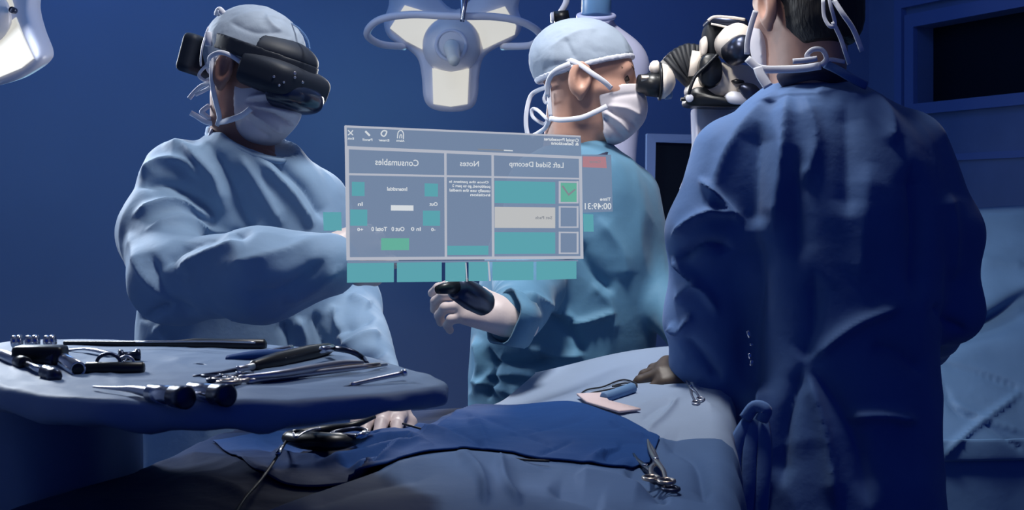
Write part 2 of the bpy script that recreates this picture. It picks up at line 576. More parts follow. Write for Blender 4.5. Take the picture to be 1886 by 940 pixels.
link('trim_1', mesh(*slab(CORNER + RW * 0.02 + UPV * 1.60, RW * 4.9, UPV * 0.03, RIN * 0.012), smooth=False), M['trim'], kind='structure')
link('trim_2', mesh(*merge(slab(CORNER + RW * 0.215 + UPV * 0.08 + RIN * .001, RW * 0.05, UPV * 2.28, RIN * 0.03),
                           slab(CORNER + RW * 0.265 + UPV * 2.31 + RIN * .001, RW * 1.9, UPV * 0.05, RIN * 0.03)), smooth=False), M['trim'], kind='structure')
link('baseboard_back', mesh(*slab(CORNER + BIN * .001, BW * 5.1, UPV * 0.1, BIN * 0.015), smooth=False), M['trim'], kind='structure')
link('baseboard_right', mesh(*slab(CORNER + RIN * .001, RW * 6.5, UPV * 0.1, RIN * 0.015), smooth=False), M['trim'], kind='structure')


# ------------------------------------------------------------------ surgical lamps
def plane_poly(pts, D, tilt=0.0, y0=100):
    """pixel outline on a plane at depth D, leaning by tilt metres per 100 px of height"""
    return [P(x, y, D + tilt * (y - y0) / 100.0) for x, y in pts]


def smooth_poly(pts, n=5):
    return [tuple(q) for q in catmull(pts, n, closed=True)]


def surgical_lamp(loc, label, D, outline, panels, dome=None, rail=None, stem=None, tilt=-0.03, bolt=None):
    root = empty('surgical_lamp', loc, label, 'lamp', None)
    ol = plane_poly(smooth_poly(outline), D, tilt)
    part('lamp_housing', mesh(*prism(ol, (0, 0.10, 0.02), 0.10)), M['lamp_shell'], root)
    for p in panels:
        q = plane_poly(p, D - 0.012, tilt)
        part('light_panel', mesh(*prism(q, (0, 0.010, 0.002), 0.04), smooth=False), M['lamp_glow'], root)
    if dome:
        (cx, cy, r) = dome
        c = P(cx, cy, D); k = D / F
        ax = Vector((0.02, -1, -0.12)).normalized()
        ld = part('lens_dome', mesh(*lathe(c + ax * 0.005, c + ax * 0.055, [(0, r * k), (0.3, r * k * .97), (0.62, r * k * .82), (0.85, r * k * .60), (1, r * k * .42), (1.0, 0.001)], 40)), M['lamp_dome'], root)
        rg = [c + ax * 0.055 + Vector((math.cos(t), 0, math.sin(t))) * (r * k * .50) for t in np.linspace(0, 2 * math.pi, 24, endpoint=False)]
        part('handle_ring', mesh(*sweep(rg, 0.006, 8, closed=True, n=2, smooth=True)), M['lamp_shell'], ld)
        h0 = c + ax * 0.05; h1 = c + ax * 0.15 + Vector((0.012, 0, -0.05))
        part('sterile_handle', mesh(*lathe(h0, h1, [(0, .022), (.15, .026), (.5, .022), (.85, .019), (1, .015)], 20)), M['lamp_glow_soft'], ld)
    if rail:
        part('grab_rail', mesh(*sweep([P(*q) for q in rail], 0.0115, 12, n=8)), M['lamp_shell'], root)
    if stem:
        for s in stem:
            part('stem_rod', mesh(*sweep([P(*q) for q in s[0]], s[1], 10)), M['chrome'], root)
    if bolt:
        c = P(bolt[0], bolt[1], D - 0.01)
        part('pivot_bolt', mesh(*cyl(c, c + Vector((0, -0.02, 0)), bolt[2] * D / F, seg=16)), M['dark_steel'], root)
    pl = bpy.data.lights.new('wall_glow_light', 'POINT'); pl.energy = 2.8 if rail else 1.2; pl.color = (0.35, 0.75, 1.0); pl.shadow_soft_size = .12  # unseen point light added behind the lamp to make the wall glow
    po = bpy.data.objects.new('wall_glow_light', pl); po.location = P(840 if rail else 60, 190, D + .5); po['kind'] = 'helper'; COL.objects.link(po)
    return root


M['lamp_glow_soft'] = mat('lamp_handle_cover', (0.80, 0.80, 0.74), 0.4)
LD = 4.1
lamp1 = surgical_lamp(P(835, 90, LD + .08), 'big three-armed surgical lamp hanging between the two surgeons', LD,
    [(700, -60), (716, 0), (706, 40), (716, 70), (745, 88), (768, 108), (776, 140), (781, 185), (800, 203), (838, 207), (868, 200),
     (879, 180), (882, 140), (890, 108), (912, 90), (948, 72), (962, 45), (955, 10), (975, -60), (930, -75), (885, -20), (838, 20), (795, -15), (750, -75)],
    [[(718, 52), (745, 10), (792, 24), (818, 40), (788, 60), (777, 91), (748, 76)],
     [(852, 40), (880, 28), (930, 12), (951, 48), (948, 64), (890, 91), (882, 62)],
     [(796, 126), (830, 133), (864, 127), (861, 192), (830, 197), (798, 192)]],
    dome=(832, 84, 54),
    rail=[(745, 86, 4.12), (700, 81, 4.04), (676, 62, 3.96), (698, 37, 3.92), (755, 27, 3.90), (835, 30, 3.88), (912, 31, 3.90), (965, 42, 3.92),
          (995, 64, 3.96), (978, 83, 4.04), (925, 86, 4.12)],
    stem=[([(863, -30, 3.86), (856, 10, 3.86), (851, 40, 3.87)], .007), ([(848, -30, 3.9), (851, 10, 3.88), (850, 38, 3.87)], .005)])
part('boom_arm', mesh(*merge(sweep([P(835, -10, 4.25), P(835, -90, 4.3), P(835, -150, 4.3), P(700, -300, 4.3)], 0.03, 14),
                             cyl(P(700, -290, 4.3), Vector((P(700, -290, 4.3).x, 4.3, HGT)), .035))), M['white_enamel'], lamp1)

D2 = 3.3
lamp2 = surgical_lamp(P(-40, 60, D2 + .08), 'surgical lamp cut off at the left edge of the picture', D2,
    [(-160, -60), (-60, -110), (40, -80), (53, -20), (52, 20), (62, 60), (76, 98), (72, 116), (50, 134), (10, 154), (-60, 168), (-140, 150), (-190, 60)],
    [[(28, 32), (44, 72), (61, 108), (38, 126), (-10, 146), (-30, 100), (0, 55)],
     [(-20, -40), (14, -20), (24, 12), (18, 22), (-18, 8)]],
    bolt=(27, 20, 6))
c0 = P(-40, 30, D2)
part('lens_dome', mesh(*lathe(c0, c0 + Vector((0, -.05, -.01)), [(0, .085), (.3, .083), (.7, .06), (1, .03), (1, .001)], 32)), M['lamp_dome'], lamp2)
part('boom_arm', mesh(*merge(sweep([P(-60, -60, 3.42), P(-80, -130, 3.5), P(-160, -200, 3.5)], 0.03, 12),
                             cyl(P(-160, -190, 3.5), Vector((P(-160, -190, 3.5).x, 3.5, HGT)), .035))), M['white_enamel'], lamp2)

# ------------------------------------------------------------------ monitor behind
mon = empty('monitor', P(1265, 432, 3.9), 'dark wall monitor in a blue bezel, half hidden by the standing surgeon', 'monitor')
MD = 3.9
o0, o1, o2, o3 = P(1192, 246, MD), P(1350, 250, MD + .02), P(1350, 432, MD + .02), P(1190, 432, MD)
i0, i1, i2, i3 = P(1208, 262, MD), P(1336, 266, MD + .02), P(1336, 413, MD + .02), P(1205, 413, MD)
bz = []
for a, b, c, d in ((o0, o1, i1, i0), (i3, i2, o2, o3), (o0, i0, i3, o3), (i1, o1, o2, i2)):
    bz.append(prism([a, b, c, d], (0, .05, 0)))
part('bezel', mesh(*merge(*bz), smooth=False), M['bezel'], mon)
part('screen', mesh(*prism([v + Vector((0, .012, 0)) for v in (i0, i1, i2, i3)], (0, .03, 0)), smooth=False), M['dark_glass'], mon)
part('base_bar', mesh(*prism([P(1208, 433, MD + .01), P(1340, 433, MD + .01), P(1340, 447, MD + .01), P(1208, 447, MD + .01)], (0, .05, 0)), smooth=False), M['black'], mon)
pz = P(1275, 447, MD + .04)
part('stand_pole', mesh(*cyl(pz, (pz.x, pz.y, 0.05), .025)), M['white_enamel'], mon)
part('stand_foot', mesh(*box((pz.x - .25, pz.y - .22, 0), (pz.x + .25, pz.y + .22, .05), .02)), M['white_enamel'], mon)


# ------------------------------------------------------------------ people: heads, hands, gowns
def frame(Fv, Uv):
    Fv = Vector(Fv).normalized(); R = Fv.cross(Vector(Uv)).normalized(); U = R.cross(Fv).normalized()
    return Matrix((R, Fv, U)).transposed()           # columns: right(x) forward(y) up(z)


def head_core(p):
    d = ell(p, (0, -.012, .034), (.073, .096, .080))
    d = smin(d, ell(p, (0, .030, -.030), (.057, .060, .078)), .035)
    d = smin(d, rc(p, (-.022, .055, -.092), (.022, .055, -.092), .022, .022), .03)
    d = smin(d, rc(p, (-.03, .072, .026), (.03, .072, .026), .013, .013), .02)          # brow
    d = smin(d, rc(p, (0, .086, .012), (0, .108, -.032), .008, .0135), .012)            # nose
    d = smin(d, rc(p, (-.014, .098, -.036), (.014, .098, -.036), .008, .008), .008)
    d = smin(d, rc(p, (-.018, .083, -.064), (.018, .083, -.064), .0075, .0075), .008)   # lips
    for s in (-1, 1):
        sock = np.linalg.norm(p - np.array((s * .032, .094, .006)), axis=1) - .014
        d = -smin(-d, sock, .012)
        d = smin(d, rc(p, (s * .042, .062, -.022), (s * .055, .03, -.02), .014, .012), .02)  # cheekbone
    return d


def head_sdf(neck_t, nr=.056, nr2=.064):
    def f(p):
        d = head_core(p)
        for s in (-1, 1):
            c = np.array((s * .077, -.012, -.006))
            q = (p - c) / 1.12
            # ear: tilted disc with a raised rim
            disc = ell(q, (s * .004, 0, 0), (.010, .021, .033))
            hol = ell(q, (s * .013, .004, .003), (.010, .011, .020))
            e = -smin(-disc, hol, .006)
            e = smin(e, rc(q, (s * .002, .006, -.026), (s * .002, .004, -.034), .006, .005), .006)
            d = smin(d, e, .006)
        d = smin(d, rc(p, (0, -.022, -.05), neck_t, nr, nr2), .03)
        return d
    return f


def to_world(V, Rm, c, s=1.0):
    A = np.array(Rm)
    return (V * s) @ A.T + np.array(c)


def orient(V, Q):
    N = normals(V, Q)
    if ((V - V.mean(0)) * N).sum() < 0:
        Q = Q[:, ::-1].copy(); N = -N
    return V, Q, N


def hand_sdf(side=1, curl=(.5, .6, .7, .8), spread=1.0, thumb=.4):
    """fingers along +y, back of hand +z, thumb towards -x*side; wrist at the origin"""
    bones = []
    kx = [-.031, -.010, .011, .029]; ky = [.086, .090, .086, .078]
    ln = [.076, .084, .078, .060]
    for i in range(4):
        k = np.array((side * kx[i], ky[i], .004 - .004 * abs(i - 1)))
        bones.append(((side * kx[i] * .55, .008, 0), k, .0185, .0125, .014))
        a = curl[i] * .9; p0 = k; ang = 0.0
        r0 = [.0095, .0098, .0093, .0080][i]
        for j, fr_ in enumerate((.44, .31, .25)):
            ang += a * (0.9, 1.1, .8)[j]
            dx = side * (i - 1.4) * .06 * spread
            dv = np.array((dx * math.cos(ang), math.cos(ang), -math.sin(ang)))
            p1 = p0 + dv * ln[i] * fr_
            bones.append((p0, p1, r0 * (1 - .09 * j), r0 * (1 - .09 * (j + 1)), .0035))
            p0 = p1
    t0 = np.array((-side * .016, .018, -.006)); t1 = np.array((-side * .044, .052, -.016))
    t2 = t1 + np.array((-side * .010 * (1 - thumb), .030, -.014 - .02 * thumb)); t3 = t2 + np.array((side * .014 * thumb, .022, -.010 - .012 * thumb))
    bones += [(t0, t1, .018, .0125, .012), (t1, t2, .0115, .0105, .004), (t2, t3, .0105, .0085, .004)]
    bones.append(((0, -.03, 0), (0, .02, 0), .024, .024, .015))

    def f(p):
        d = None
        for a, b, r1, r2, k in bones:
            q = rc(p, a, b, r1, r2)
            d = q if d is None else smin(d, q, k)
        return d
    return f


def build_hand(wrist, direction, back, side, curl, h=.0024, infl=0.0, thumb=.4, scale=1.0):
    f0 = hand_sdf(side, curl, thumb=thumb)
    V, Q = surf(lambda p: f0(p) - infl, (-.085, -.06, -.11), (.085, .20, .05), h)
    V, Q, N = orient(V, Q)
    V = to_world(V, frame(direction, back), wrist, scale)
    return V, Q


def cat_np(parts):
    Vs, Qs, k = [], [], 0
    for V, Q in parts:
        Vs.append(V); Qs.append(Q + k); k += len(V)
    return np.concatenate(Vs), np.concatenate(Qs)


def gown_mesh(sec, arms, folds, amp=.004, fr=9, h=.005, k=.035, extra=None, seed=0, smooth_low=True):
    pts = [np.array(a[i]) for a in arms for i in (0, 1)]
    z0, z1 = sec.z0, sec.z1
    t = sec.t
    lo = np.array([(t[:, 1] - t[:, 3]).min(), (t[:, 2] - t[:, 4]).min(), z0]) - .03
    hi = np.array([(t[:, 1] + t[:, 3]).max(), (t[:, 2] + t[:, 4]).max(), z1]) + .03
    for a in arms:
        for i, r in ((0, a[2]), (1, a[3])):
            lo = np.minimum(lo, np.array(a[i]) - r - .02); hi = np.maximum(hi, np.array(a[i]) + r + .02)

    def f(p):
        d = sec(p)
        groups = {}
        for a, b, r1, r2, g in arms:
            q = rc(p, a, b, r1, r2)
            groups[g] = q if g not in groups else smin(groups[g], q, .03)
        for q in groups.values():
            d = smin(d, q, k)
        if extra:
            d = extra(p, d)
        return d
    V, Q = surf(f, lo, hi, h)
    V, Q, N = orient(V, Q)
    disp = crumple(V + seed, amp, fr, (1, 1, .55)) + seg_fold(V, N, folds, 1.3)
    # broad vertical drapes in the skirt
    low = np.clip((0.95 - V[:, 2]) / .3, 0, 1)
    disp += low * .012 * np.sin(V[:, 0] * 55 + 3 * vnoise(V * np.array((1, 1, .3)), 4))
    V = V + N * disp[:, None]
    return V, Q


def person(label, loc, skin, sec, inner_scale, head, hands, arms, gownmat, folds, amp, fr, feet, seed, hk=None, extra=None):
    """body mesh is the top-level thing; gown, cap, mask and so on are children"""
    c, Fv, Uv, neck_w, sc = head
    Rm = frame(Fv, Uv)
    nt_ = np.array(Rm.inverted() @ (Vector(neck_w) - Vector(c))) / sc
    V, Q = surf(head_sdf(nt_, *(hk or (.056, .064))), (-.11, -.24, -.30), (.11, .14, .14), .0034)
    V, Q, N = orient(V, Q)
    pieces = [(to_world(V, Rm, c, sc), Q)]
    # torso and limbs under the gown
    t = sec.t.copy(); inner = Sections.__new__(Sections)
    t[:, 3] = np.maximum(t[:, 3] - .045, .02); t[:, 4] = np.maximum(t[:, 4] - .04, .02)
    keep = t[:, 0] > .85; t = t[keep]; t[:, 0] -= .004
    inner.t = t; inner.z0 = t[0, 0]; inner.z1 = t[-1, 0] - .01
    hipc = t[0]

    def fb(p):
        d = inner(p)
        for a, b, r1, r2, g in arms:
            d = smin(d, rc(p, a, b, r1 * .50, r2 * .50), .03)
        for s, ft in zip((-1, 1), feet):
            hip = (hipc[1] + s * .09, hipc[2], .90); kn = ((hip[0] + ft[0]) / 2, ft[1] - .02, .50)
            d = smin(d, rc(p, hip, kn, .085, .055), .03)
            d = smin(d, rc(p, kn, (ft[0], ft[1], .09), .055, .036), .02)
            d = smin(d, rc(p, (ft[0], ft[1] + .04, .05), (ft[0], ft[1] - .13, .035), .038, .032), .02)
        return d
    allp = np.array([list(a[i]) for a in arms for i in (0, 1)] + [[f_[0], f_[1], 0] for f_ in feet] + [[hipc[1], hipc[2], inner.z1]])
    lo = allp.min(0) - .2; hi = allp.max(0) + .2; lo[2] = -.01
    Vb, Qb = surf(fb, lo, hi, .011)
    Vb, Qb, _ = orient(Vb, Qb)
    pieces.append((Vb, Qb))
    for hd in hands:
        pieces.append(build_hand(*hd))
    V, Q = cat_np(pieces)
    me = np_mesh(V - np.array(loc), Q)
    body = link('person', me, skin, None, label, 'person')
    body.location = loc
    gv, gq = gown_mesh(sec, arms, folds, amp, fr, seed=seed, extra=extra)
    part('surgical_gown', np_mesh(gv, gq), gownmat, body)
    return body, Rm


def head_piece(body, name, f, head, m, h=.003, folds=None, label=None, amp=0.0, fr=30):
    c, Fv, Uv, _, sc = head
    V, Q = surf(f, (-.12, -.14, -.16), (.12, .165, .15), h)
    V, Q, N = orient(V, Q)
    V = to_world(V, frame(Fv, Uv), c, sc)
    N = normals(V, Q)
    if folds or amp:
        d = seg_fold(V, N, folds or [])
        if amp: d = d + crumple(V, amp, fr)
        V = V + N * d[:, None]
    return part(name, np_mesh(V, Q), m, body, label)


def cap_f(plane_n, plane_d, infl=.008, bulge=(0, -.02, .05), br=(.076, .098, .078)):
    n = np.array(plane_n, float); n /= np.linalg.norm(n)

    def f(p):
        d = smin(ell(p, (0, -.012, .034), (.073, .096, .080)), ell(p, bulge, br), .02) - infl
        return np.maximum(d, plane_d - p @ n)
    return f


def band_f(plane_n, plane_d, infl=.0105, half=.006, bulge=(0, -.02, .05), br=(.076, .098, .078)):
    n = np.array(plane_n, float); n /= np.linalg.norm(n)

    def f(p):
        d = smin(ell(p, (0, -.012, .034), (.073, .096, .080)), ell(p, bulge, br), .02) - infl
        return np.maximum(d, np.abs(p @ n - plane_d) - half)
    return f


def mask_f(back=.012, top=-.012):
    def f(p):
        d = smin(ell(p, (0, .030, -.030), (.057, .060, .078)), ell(p, (0, .070, -.050), (.040, .048, .050)), .03)
        d = smin(d, rc(p, (-.02, .055, -.092), (.02, .055, -.092), .022, .022), .03) - .0085
        d = np.maximum(d, (back - .25 * (p[:, 2] + .05)) - p[:, 1])
        d = np.maximum(d, p[:, 2] - (top + .22 * (p[:, 1] - .09)))
        return d
    return f


def tie(body, pts, w=.0045, name='mask_tie', flat=.3, label=None, m=None):
    return part(name, mesh(*sweep([P(*q) for q in pts], w, 8, flat=flat, n=6)), m or M['tie'], body, label)


def px(pts, D=None):
    return [P(*q) if len(q) == 3 else P(q[0], q[1], D) for q in pts]
# ------------------------------------------------------------------ person A, with the headset, at the left
A_D = 2.42
secA = Sections([(248, 392, 505, 2.40, .055), (268, 368, 540, 2.40, .075), (292, 330, 562, 2.41, .095), (340, 296, 603, 2.43, .120),
                 (420, 285, 625, 2.44, .135), (520, 270, 640, 2.45, .140), (600, 264, 650, 2.45, .140), (700, 262, 655, 2.45, .145),
                 (900, 255, 665, 2.45, .150), (1150, 240, 680, 2.45, .16), (1380, 235, 690, 2.45, .165)])
armsA = [(P(330, 322, 2.40), P(295, 425, 2.34), .062, .064, 'r'), (P(295, 425, 2.34), P(322, 515, 2.22), .064, .066, 'r'),
         (P(322, 515, 2.22), P(480, 508, 2.12), .066, .068, 'r'), (P(480, 508, 2.12), P(604, 488, 2.11), .068, .046, 'r'),
         (P(585, 372, 2.48), P(640, 560, 2.50), .050, .052, 'l'), (P(640, 560, 2.50), P(706, 728, 2.16), .054, .034, 'l')]
headA = (P(469, 140, 2.40), (0.84, -0.44, -0.27), (0.24, 0.02, 0.97), P(448, 290, 2.42), 0.93)
foldsA = [([(385, 262), (420, 330), (450, 400), (470, 425)], -.012, 14), ([(440, 285), (480, 350), (520, 420)], .010, 12),
          ([(470, 290), (530, 350), (575, 420)], .012, 10), ([(505, 300), (560, 350), (600, 410)], -.010, 10),
          ([(300, 270), (350, 280), (400, 330), (415, 395)], .012, 12), ([(260, 330), (300, 300), (350, 305), (370, 330)], .010, 9),
          ([(255, 350), (300, 340), (350, 360), (400, 400)], -.010, 9), ([(250, 400), (320, 380), (395, 402)], .012, 9),
          ([(270, 430), (330, 412), (400, 430), (440, 440)], .009, 8), ([(300, 500), (340, 460), (410, 440), (470, 430)], -.012, 10),
          ([(330, 500), (390, 470), (450, 445)], .010, 9), ([(245, 430), (265, 500), (330, 560)], .010, 10),
          ([(280, 470), (310, 540), (370, 580)], -.009, 11), ([(420, 490), (500, 470), (600, 440)], .007, 12),
          ([(440, 540), (520, 530), (600, 480)], -.007, 12), ([(520, 560), (580, 530), (630, 490)], .006, 9),
          ([(520, 590), (530, 620), (535, 650)], -.010, 8), ([(545, 585), (560, 620), (565, 650)], .010, 8),
          ([(580, 575), (590, 615), (600, 645)], -.010, 8), ([(610, 560), (625, 600), (640, 640)], .010, 9),
          ([(640, 545), (665, 560), (680, 570)], .010, 7), ([(620, 620), (655, 600), (690, 590)], -.010, 8),
          ([(630, 650), (670, 625), (700, 620)], .010, 8), ([(650, 680), (685, 655), (712, 650)], -.008, 7),
          ([(290, 600), (310, 620), (330, 660)], .010, 10), ([(265, 590), (290, 570), (320, 560)], -.01, 8)]
HOLE = P(474, 248, 2.365)


def neck_hole(p, d):
    q = p - np.array(HOLE)
    q = np.column_stack([q[:, 0], q[:, 1], q[:, 2] + .35 * q[:, 0]])
    return np.maximum(d, -ell(q, (0, 0, 0), (.072, .085, .042)))


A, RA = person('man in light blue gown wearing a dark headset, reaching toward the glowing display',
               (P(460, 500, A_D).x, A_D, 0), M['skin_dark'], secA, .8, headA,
               [(P(592, 478, 2.12), (.8, .30, .24), (.15, -.95, .25), -1, (.7, .9, 1, 1)),
                (P(712, 744, 2.10), (-.05, -1, -.05), (.1, .05, 1), 1, (.2, .25, .3, .35))],
               armsA, M['gown_a'], foldsA, .0062, 8, [(-.62, 2.4), (-.34, 2.4)], 0, extra=neck_hole)
# gloves over the hands
gl = build_hand(P(592, 478, 2.12), (.8, .30, .24), (.15, -.95, .25), -1, (.7, .9, 1, 1), infl=.0012)
part('glove', np_mesh(*gl), M['glove'], A)
gl = build_hand(P(712, 744, 2.10), (-.05, -1, -.05), (.1, .05, 1), 1, (.2, .25, .3, .35), infl=.0012)
part('glove', np_mesh(*gl), M['glove'], A)
part('gown_collar', mesh(*sweep(px([(384, 238, 2.45), (386, 254, 2.37), (425, 268, 2.325), (470, 288, 2.315), (515, 297, 2.325), (530, 290, 2.37)]), .0055, 10, n=6)), M['gown_a'], A)
CPA = (0, -.45, 1)
bonnet_left = head_piece(A, 'surgical_cap', cap_f(CPA, .020), headA, M['cap'],
           folds=[([(490, 25), (500, 45), (520, 60)], .004, 5), ([(420, 40), (470, 60), (520, 60)], -.003, 6), ([(500, 30), (530, 40), (550, 60)], -.003, 5)], amp=.0015)
head_piece(A, 'cap_band', band_f(CPA, .022), headA, M['tie'])
cover_left = head_piece(A, 'face_mask', mask_f(.014), headA, M['mask'],
           folds=[([(450, 188), (490, 190), (550, 195)], -.011, 4), ([(455, 195), (500, 210), (545, 235)], -.013, 4), ([(460, 205), (490, 225), (520, 245)], .010, 4),
                  ([(455, 180), (500, 175), (548, 180)], .009, 4), ([(460, 198), (500, 200), (550, 212)], .010, 4), ([(450, 215), (475, 240), (500, 255)], -.005, 6)])
tie(cover_left, [(385, 118, 2.36), (388, 104, 2.34), (410, 97, 2.325), (440, 112, 2.322), (458, 135, 2.322), (464, 155, 2.315)], .0042)
tie(cover_left, [(392, 105, 2.35), (390, 130, 2.34), (392, 160, 2.34), (398, 190, 2.345), (404, 215, 2.355), (400, 232, 2.37)], .0048)
tie(cover_left, [(400, 226, 2.37), (420, 222, 2.335), (445, 213, 2.32), (462, 200, 2.315)], .0055)
tie(cover_left, [(400, 228, 2.38), (380, 225, 2.39), (362, 214, 2.40), (351, 208, 2.40)], .0050)
tie(cover_left, [(390, 222, 2.39), (375, 210, 2.39), (372, 205, 2.39), (386, 194, 2.39)], .0045)
tie(cover_left, [(392, 152, 2.37), (372, 158, 2.39), (358, 170, 2.40), (348, 182, 2.40)], .0042)
tie(cover_left, [(392, 158, 2.37), (378, 166, 2.39), (360, 175, 2.40)], .0035)
tie(cover_left, [(390, 125, 2.37), (380, 122, 2.38), (368, 134, 2.39), (368, 142, 2.39), (378, 148, 2.39), (388, 144, 2.38)], .0032)
part('cap_knot', mesh(*sweep(px([(418, 30, 2.39), (407, 22, 2.39), (400, 26, 2.39), (404, 18, 2.38), (412, 26, 2.38)]), .006, 8, flat=.5)), M['tie'], A)
part('neck_cord', mesh(*sweep(px([(392, 236, 2.40), (388, 244, 2.37), (386, 252, 2.36)]), .003, 6)), M['tie'], A)
for s in (-1, 1):
    ev = Vector(headA[0]) + RA @ Vector((s * .031, .073, .005)) * .95
    part('eye', mesh(*lathe(ev - Vector((0, 0, .012)), ev + Vector((0, 0, .012)), [(0, .001), (.15, .0085), (.5, .012), (.85, .0085), (1, .001)], 12)), M['eye'], A)

# headset worn by person A
hA = (headA[0] + Vector((0, 0, .008)), (0.86, -0.42, -0.22), (0.22, 0.02, 0.97), None, 0.94)
HS = empty('headset', P(470, 100, 2.40), 'black augmented reality headset with a dark visor on the left man', 'headset')


def band_ring(p):
    q = p - np.array((0, .010, .034)); q[:, 2] += .10 * (q[:, 1] + .02)
    r = np.sqrt((q[:, 0] / .086) ** 2 + (q[:, 1] / .112) ** 2)
    d = (np.abs(r - 1) * .09) - .0055
    return np.maximum(d, np.abs(q[:, 2]) - .015)


def brow(p):
    q = p - np.array((0, .022, .046))
    d = ell(q, (0, 0, -.006), (.088, .104, .042))
    d = np.maximum(d, .030 - q[:, 1] - .25 * np.abs(q[:, 2]))
    return d


def visor(p):
    q = p - np.array((0, .040, 0.0))
    th = .10
    y = q[:, 1] * math.cos(th) - q[:, 2] * math.sin(th); z = q[:, 1] * math.sin(th) + q[:, 2] * math.cos(th)
    x = q[:, 0]
    e = 4.2
    r = (np.abs(x / .093) ** e + np.abs(y / .102) ** e + np.abs(z / .036) ** e) ** (1 / e)
    d = (r - 1) * .036
    d = np.maximum(d, -.010 - y)
    # nose notch
    d = np.maximum(d, -(np.sqrt((x / .030) ** 2 + ((z + .055) / .035) ** 2) - 1) * .03)
    return d


def lens(p):
    q = p - np.array((0, .062, -.030))
    e = 2.6
    r = (np.abs(q[:, 0] / .078) ** e + np.abs(q[:, 1] / .092) ** e + np.abs(q[:, 2] / .034) ** e) ** (1 / e)
    d = (r - 1) * .04
    return np.maximum(d, .030 - q[:, 1])


def rear(p):
    q = np.abs(p - np.array((0, -.126, .004))) - np.array((.055, .006, .026))
    return np.linalg.norm(np.maximum(q, 0), axis=1) + np.minimum(q.max(1), 0) - .013


hs = lambda n, f, m, h=.003, lab=None:  head_piece(HS, n, f, hA, M[m], h, label=lab)
hs('headband', band_ring, 'headset'); hs('brow_housing', brow, 'headset'); vh = hs('visor_housing', visor, 'headset')
hs('visor_lens', lens, 'visor'); hs('battery_pack', rear, 'headset')
part('clip', mesh(*prism(px([(378, 58), (388, 58), (389, 84), (377, 84)], 2.325), (0, .012, 0), .1)), M['white_enamel'], HS, 'pale clip at the back of the headband')
part('edge_strip', mesh(*sweep(px([(384, 50, 2.35), (374, 80, 2.345), (370, 105, 2.345), (370, 122, 2.35)]), .0018, 6)), M['white_enamel'], HS)
part('brow_wire', mesh(*sweep(px([(530, 40, 2.40), (550, 52, 2.36), (566, 72, 2.33), (571, 92, 2.31)]), .0018, 6)), M['visor_clear'], HS)
RH = frame(hA[1], hA[2])
for dx, dy, dz, r in ((.62, 1, .10, .0030), (.60, 1, .02, .0026), (.35, 1, -.02, .0026), (.85, 1, -.14, .0022), (1.2, 1, -.10, .0024), (.95, 1, -.24, .0022)):
    dv = np.array((dx, dy, dz)); dv /= np.linalg.norm(dv); lo_, hi_ = 0.02, .20
    for _ in range(24):
        md_ = (lo_ + hi_) / 2
        if visor((np.array((0, .04, 0)) + dv * md_)[None])[0] < 0: lo_ = md_
        else: hi_ = md_
    a = np.array((0, .04, 0)) + dv * (lo_ - .003); b = a + dv * .0042
    aw, bw = (Vector(hA[0]) + RH @ Vector(tuple(q)) * hA[4] for q in (a, b))
    part('sensor', mesh(*cyl(aw, bw, r, seg=10)), M['steel'], vh)

# ------------------------------------------------------------------ person B, at the microscope eyepiece
secB = Sections([(262, 1022, 1118, 2.66, .055), (282, 990, 1140, 2.66, .080), (310, 958, 1172, 2.66, .105), (370, 935, 1200, 2.67, .130),
                 (450, 905, 1208, 2.67, .140), (540, 885, 1210, 2.67, .145), (610, 873, 1206, 2.67, .150), (700, 868, 1200, 2.67, .150),
                 (900, 862, 1200, 2.67, .155), (1150, 850, 1210, 2.67, .16), (1340, 845, 1215, 2.67, .165)])
armsB = [(P(992, 345, 2.60), P(985, 430, 2.54), .060, .060, 'r'), (P(985, 430, 2.54), P(975, 525, 2.50), .060, .060, 'r'),
         (P(975, 525, 2.50), P(948, 586, 2.315), .060, .047, 'r'),
         (P(1170, 360, 2.68), P(1195, 520, 2.66), .045, .045, 'l'), (P(1195, 520, 2.66), P(1258, 612, 2.52), .045, .036, 'l')]
headB = (P(1083, 148, 2.65), (0.985, -0.10, -0.10), (0.10, 0, 0.99), P(1056, 290, 2.66), 1.0)
foldsB = [([(960, 545), (1010, 565), (1060, 590)], .012, 7), ([(1050, 600), (1090, 590), (1130, 575)], .013, 6),
          ([(975, 640), (1030, 655), (1075, 655)], .012, 7), ([(900, 665), (960, 672), (1020, 660)], -.014, 8),
          ([(905, 690), (960, 690), (1000, 700)], .010, 8), ([(880, 620), (890, 670), (880, 720)], .010, 8),
          ([(905, 640), (915, 690), (900, 735)], -.010, 7), ([(940, 710), (990, 720), (1060, 700)], .008, 8),
          ([(1000, 570), (1050, 610), (1080, 650)], -.010, 9), ([(1090, 520), (1120, 560), (1130, 620)], .007, 10),
          ([(1060, 440), (1090, 500), (1130, 540)], -.012, 12), ([(1100, 400), (1140, 460), (1150, 520)], .008, 14),
          ([(880, 700), (930, 720), (980, 735)], .009, 7), ([(860, 740), (900, 700), (930, 650)], .006, 8)]
B, RB = person('standing surgeon in teal gown and pale blue cap looking sideways into the microscope eyepiece',
               (P(1040, 500, 2.66).x, 2.66, 0), M['skin_fair'], secB, .8, headB,
               [(P(938, 589, 2.285), (-.84, -.22, .36), (.35, -.70, .62), -1, (.55, .75, .85, .9)),
                (P(1266, 622, 2.50), (.3, -.5, -.6), (.5, .5, .5), 1, (.5, .5, .6, .6))],
               armsB, M['gown_b'], foldsB, .0058, 8, [(-.05, 2.62), (.22, 2.62)], 3)
gl = build_hand(P(938, 589, 2.285), (-.84, -.22, .36), (.35, -.70, .62), -1, (.55, .75, .85, .9), infl=.0012)
part('glove', np_mesh(*gl), M['glove'], B)
